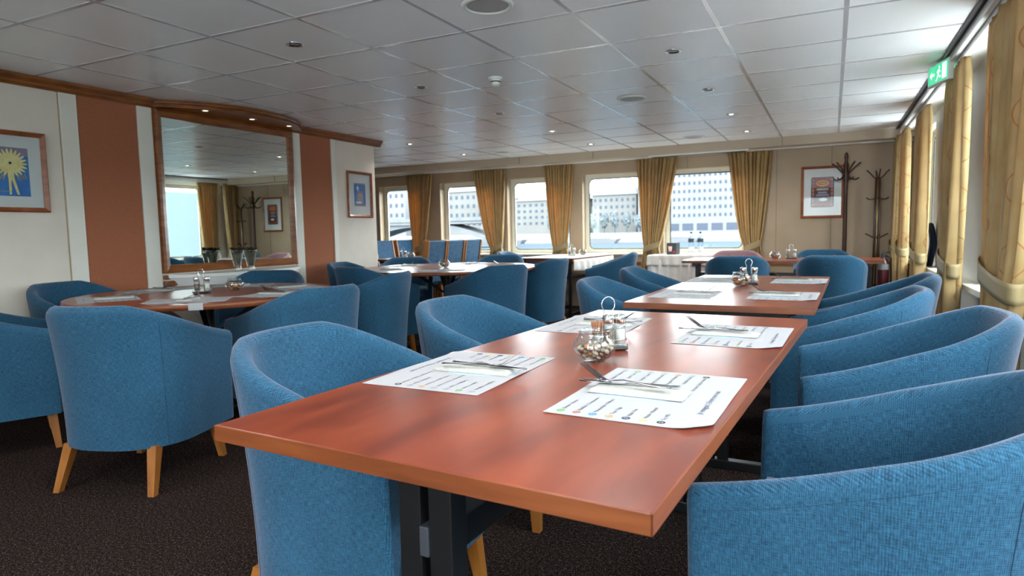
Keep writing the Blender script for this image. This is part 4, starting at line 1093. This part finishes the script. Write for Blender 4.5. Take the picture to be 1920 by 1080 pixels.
for i in range(10):
    x = -66+2.9*i; h = rr.uniform(4.0, 5.6); y = 156.6+(i % 2)*.5
    e = empty('tree', (x, y, .3), 0, 'bare tree on the far river bank below the slate roofed house', 'tree', 'riverside trees')
    m = MB(); m.tube([(0, 0, 0), (0, 0, h*.5)], .12, TREEM, 6); m.build('trunk', e)
    m = MB(); bmesh.ops.create_icosphere(m.b, subdivisions=3, radius=1); m._mi(TREEM)
    for v in m.b.verts: v.co *= 1+.35*rr.uniform(-1, 1); v.co = Vector((v.co.x*.95, v.co.y*.8, v.co.z*h*.34+h*.62))
    m.build('crown', e)
# arched bridge
BRM = noisy('haze tinted bridge stone', (72, 75, 78), (80, 81, 83), .5, .9)  # stone colour includes the washed-out look of distance haze
e = empty('arched_bridge', (0, 0, 0), 0, 'pale arched bridge over the river, seen through the left far windows', 'bridge')
m = MB(); by_ = 112
m.box(-240, -57, by_, by_+8, 2.9, 3.5, BRM); m.box(-240, -57, by_-.2, by_, 3.5, 4.2, BRM); m.build('deck', e)
for k_ in range(4):
    x1 = -57-40*k_; x0 = x1-40
    m = MB(); n = 24; arc = [(x0+1.2+(37.6)*i/n, WZ-.2+4.6*math.sin(PI*i/n)**.8) for i in range(n+1)]
    top = [(p[0], min(2.95, p[1]+.9)) for p in arc]
    m.prism(arc+top[::-1], by_+.5, by_+7.5, BRM, ax='y')
    m.prism([(x0-1.4, WZ-1), (x0+1.4, WZ-1), (x0+1.4, 2.95), (x0-1.4, 2.95)], by_, by_+8, BRM, ax='y')
    m.build('arch', e)
# moored boats and ice floes
BOATW = mat('boat white', (96, 98, 101), .5)
for i, (x, y, l, wh) in enumerate(((-47, 140, 9, 'left of the office block'), (-30, 146, 8, 'below the office block'), (-76, 145, 16, 'below the third window'), (-96, 134, 20, 'beyond the bridge arch'))):
    e = empty('moored_boat', (x, y, WZ), 0, 'white boat moored by the far bank '+wh, 'boat', 'boats on the river')
    m = MB(); m.hexa([(-l/2+1, -1.2, -.2), (l/2-1, -1.2, -.2), (l/2-1, 1.2, -.2), (-l/2+1, 1.2, -.2)], [(-l/2, -1.6, 1.0), (l/2, -1.6, 1.0), (l/2, 1.6, 1.0), (-l/2, 1.6, 1.0)], BOATW); m.build('hull', e)
    m = MB(); m.box(-l*.3, l*.25, -1.1, 1.1, 1.0, 2.0, BOATW, .15); m.build('cabin', e)
m = MB(); m.lathe([(2.2, -.1), (2.1, .1), (1.4, .33), (.5, .42), (0, .43)], BOATW, n=20, T=Matrix.Scale(1.3, 4, (1, 0, 0))); tag(m.build('ice_floe', loc=(-14.8, 52, WZ)), 'white ice floe drifting in the river, seen in the fourth window', 'ice floe')
# neighbouring ship alongside
HULL = noisy('white ship plating', (74, 85, 89), (78, 90, 93), .5, .5)
e = empty('neighbouring_ship', (4.2, 0, 0), 0, 'white side of a ship moored alongside, behind the side windows', 'ship')
m = MB(); m.box(0, .6, -14, 24, WZ-.2, 2.15, HULL); m.build('hull', e)
m = MB(); m.tube([(-.01, 15.9+.07*math.cos(a), .95+.09*math.sin(a)) for a in [2*PI*i/20 for i in range(20)]], .016, INKS[4], 6, True); m.build('painted_ring', e)
m = MB(); m.box(-.03, 0, 15.7, 16.3, .15, .62, GREYP); m.build('grey_hatch', e)
# drop unused prototypes that were never placed
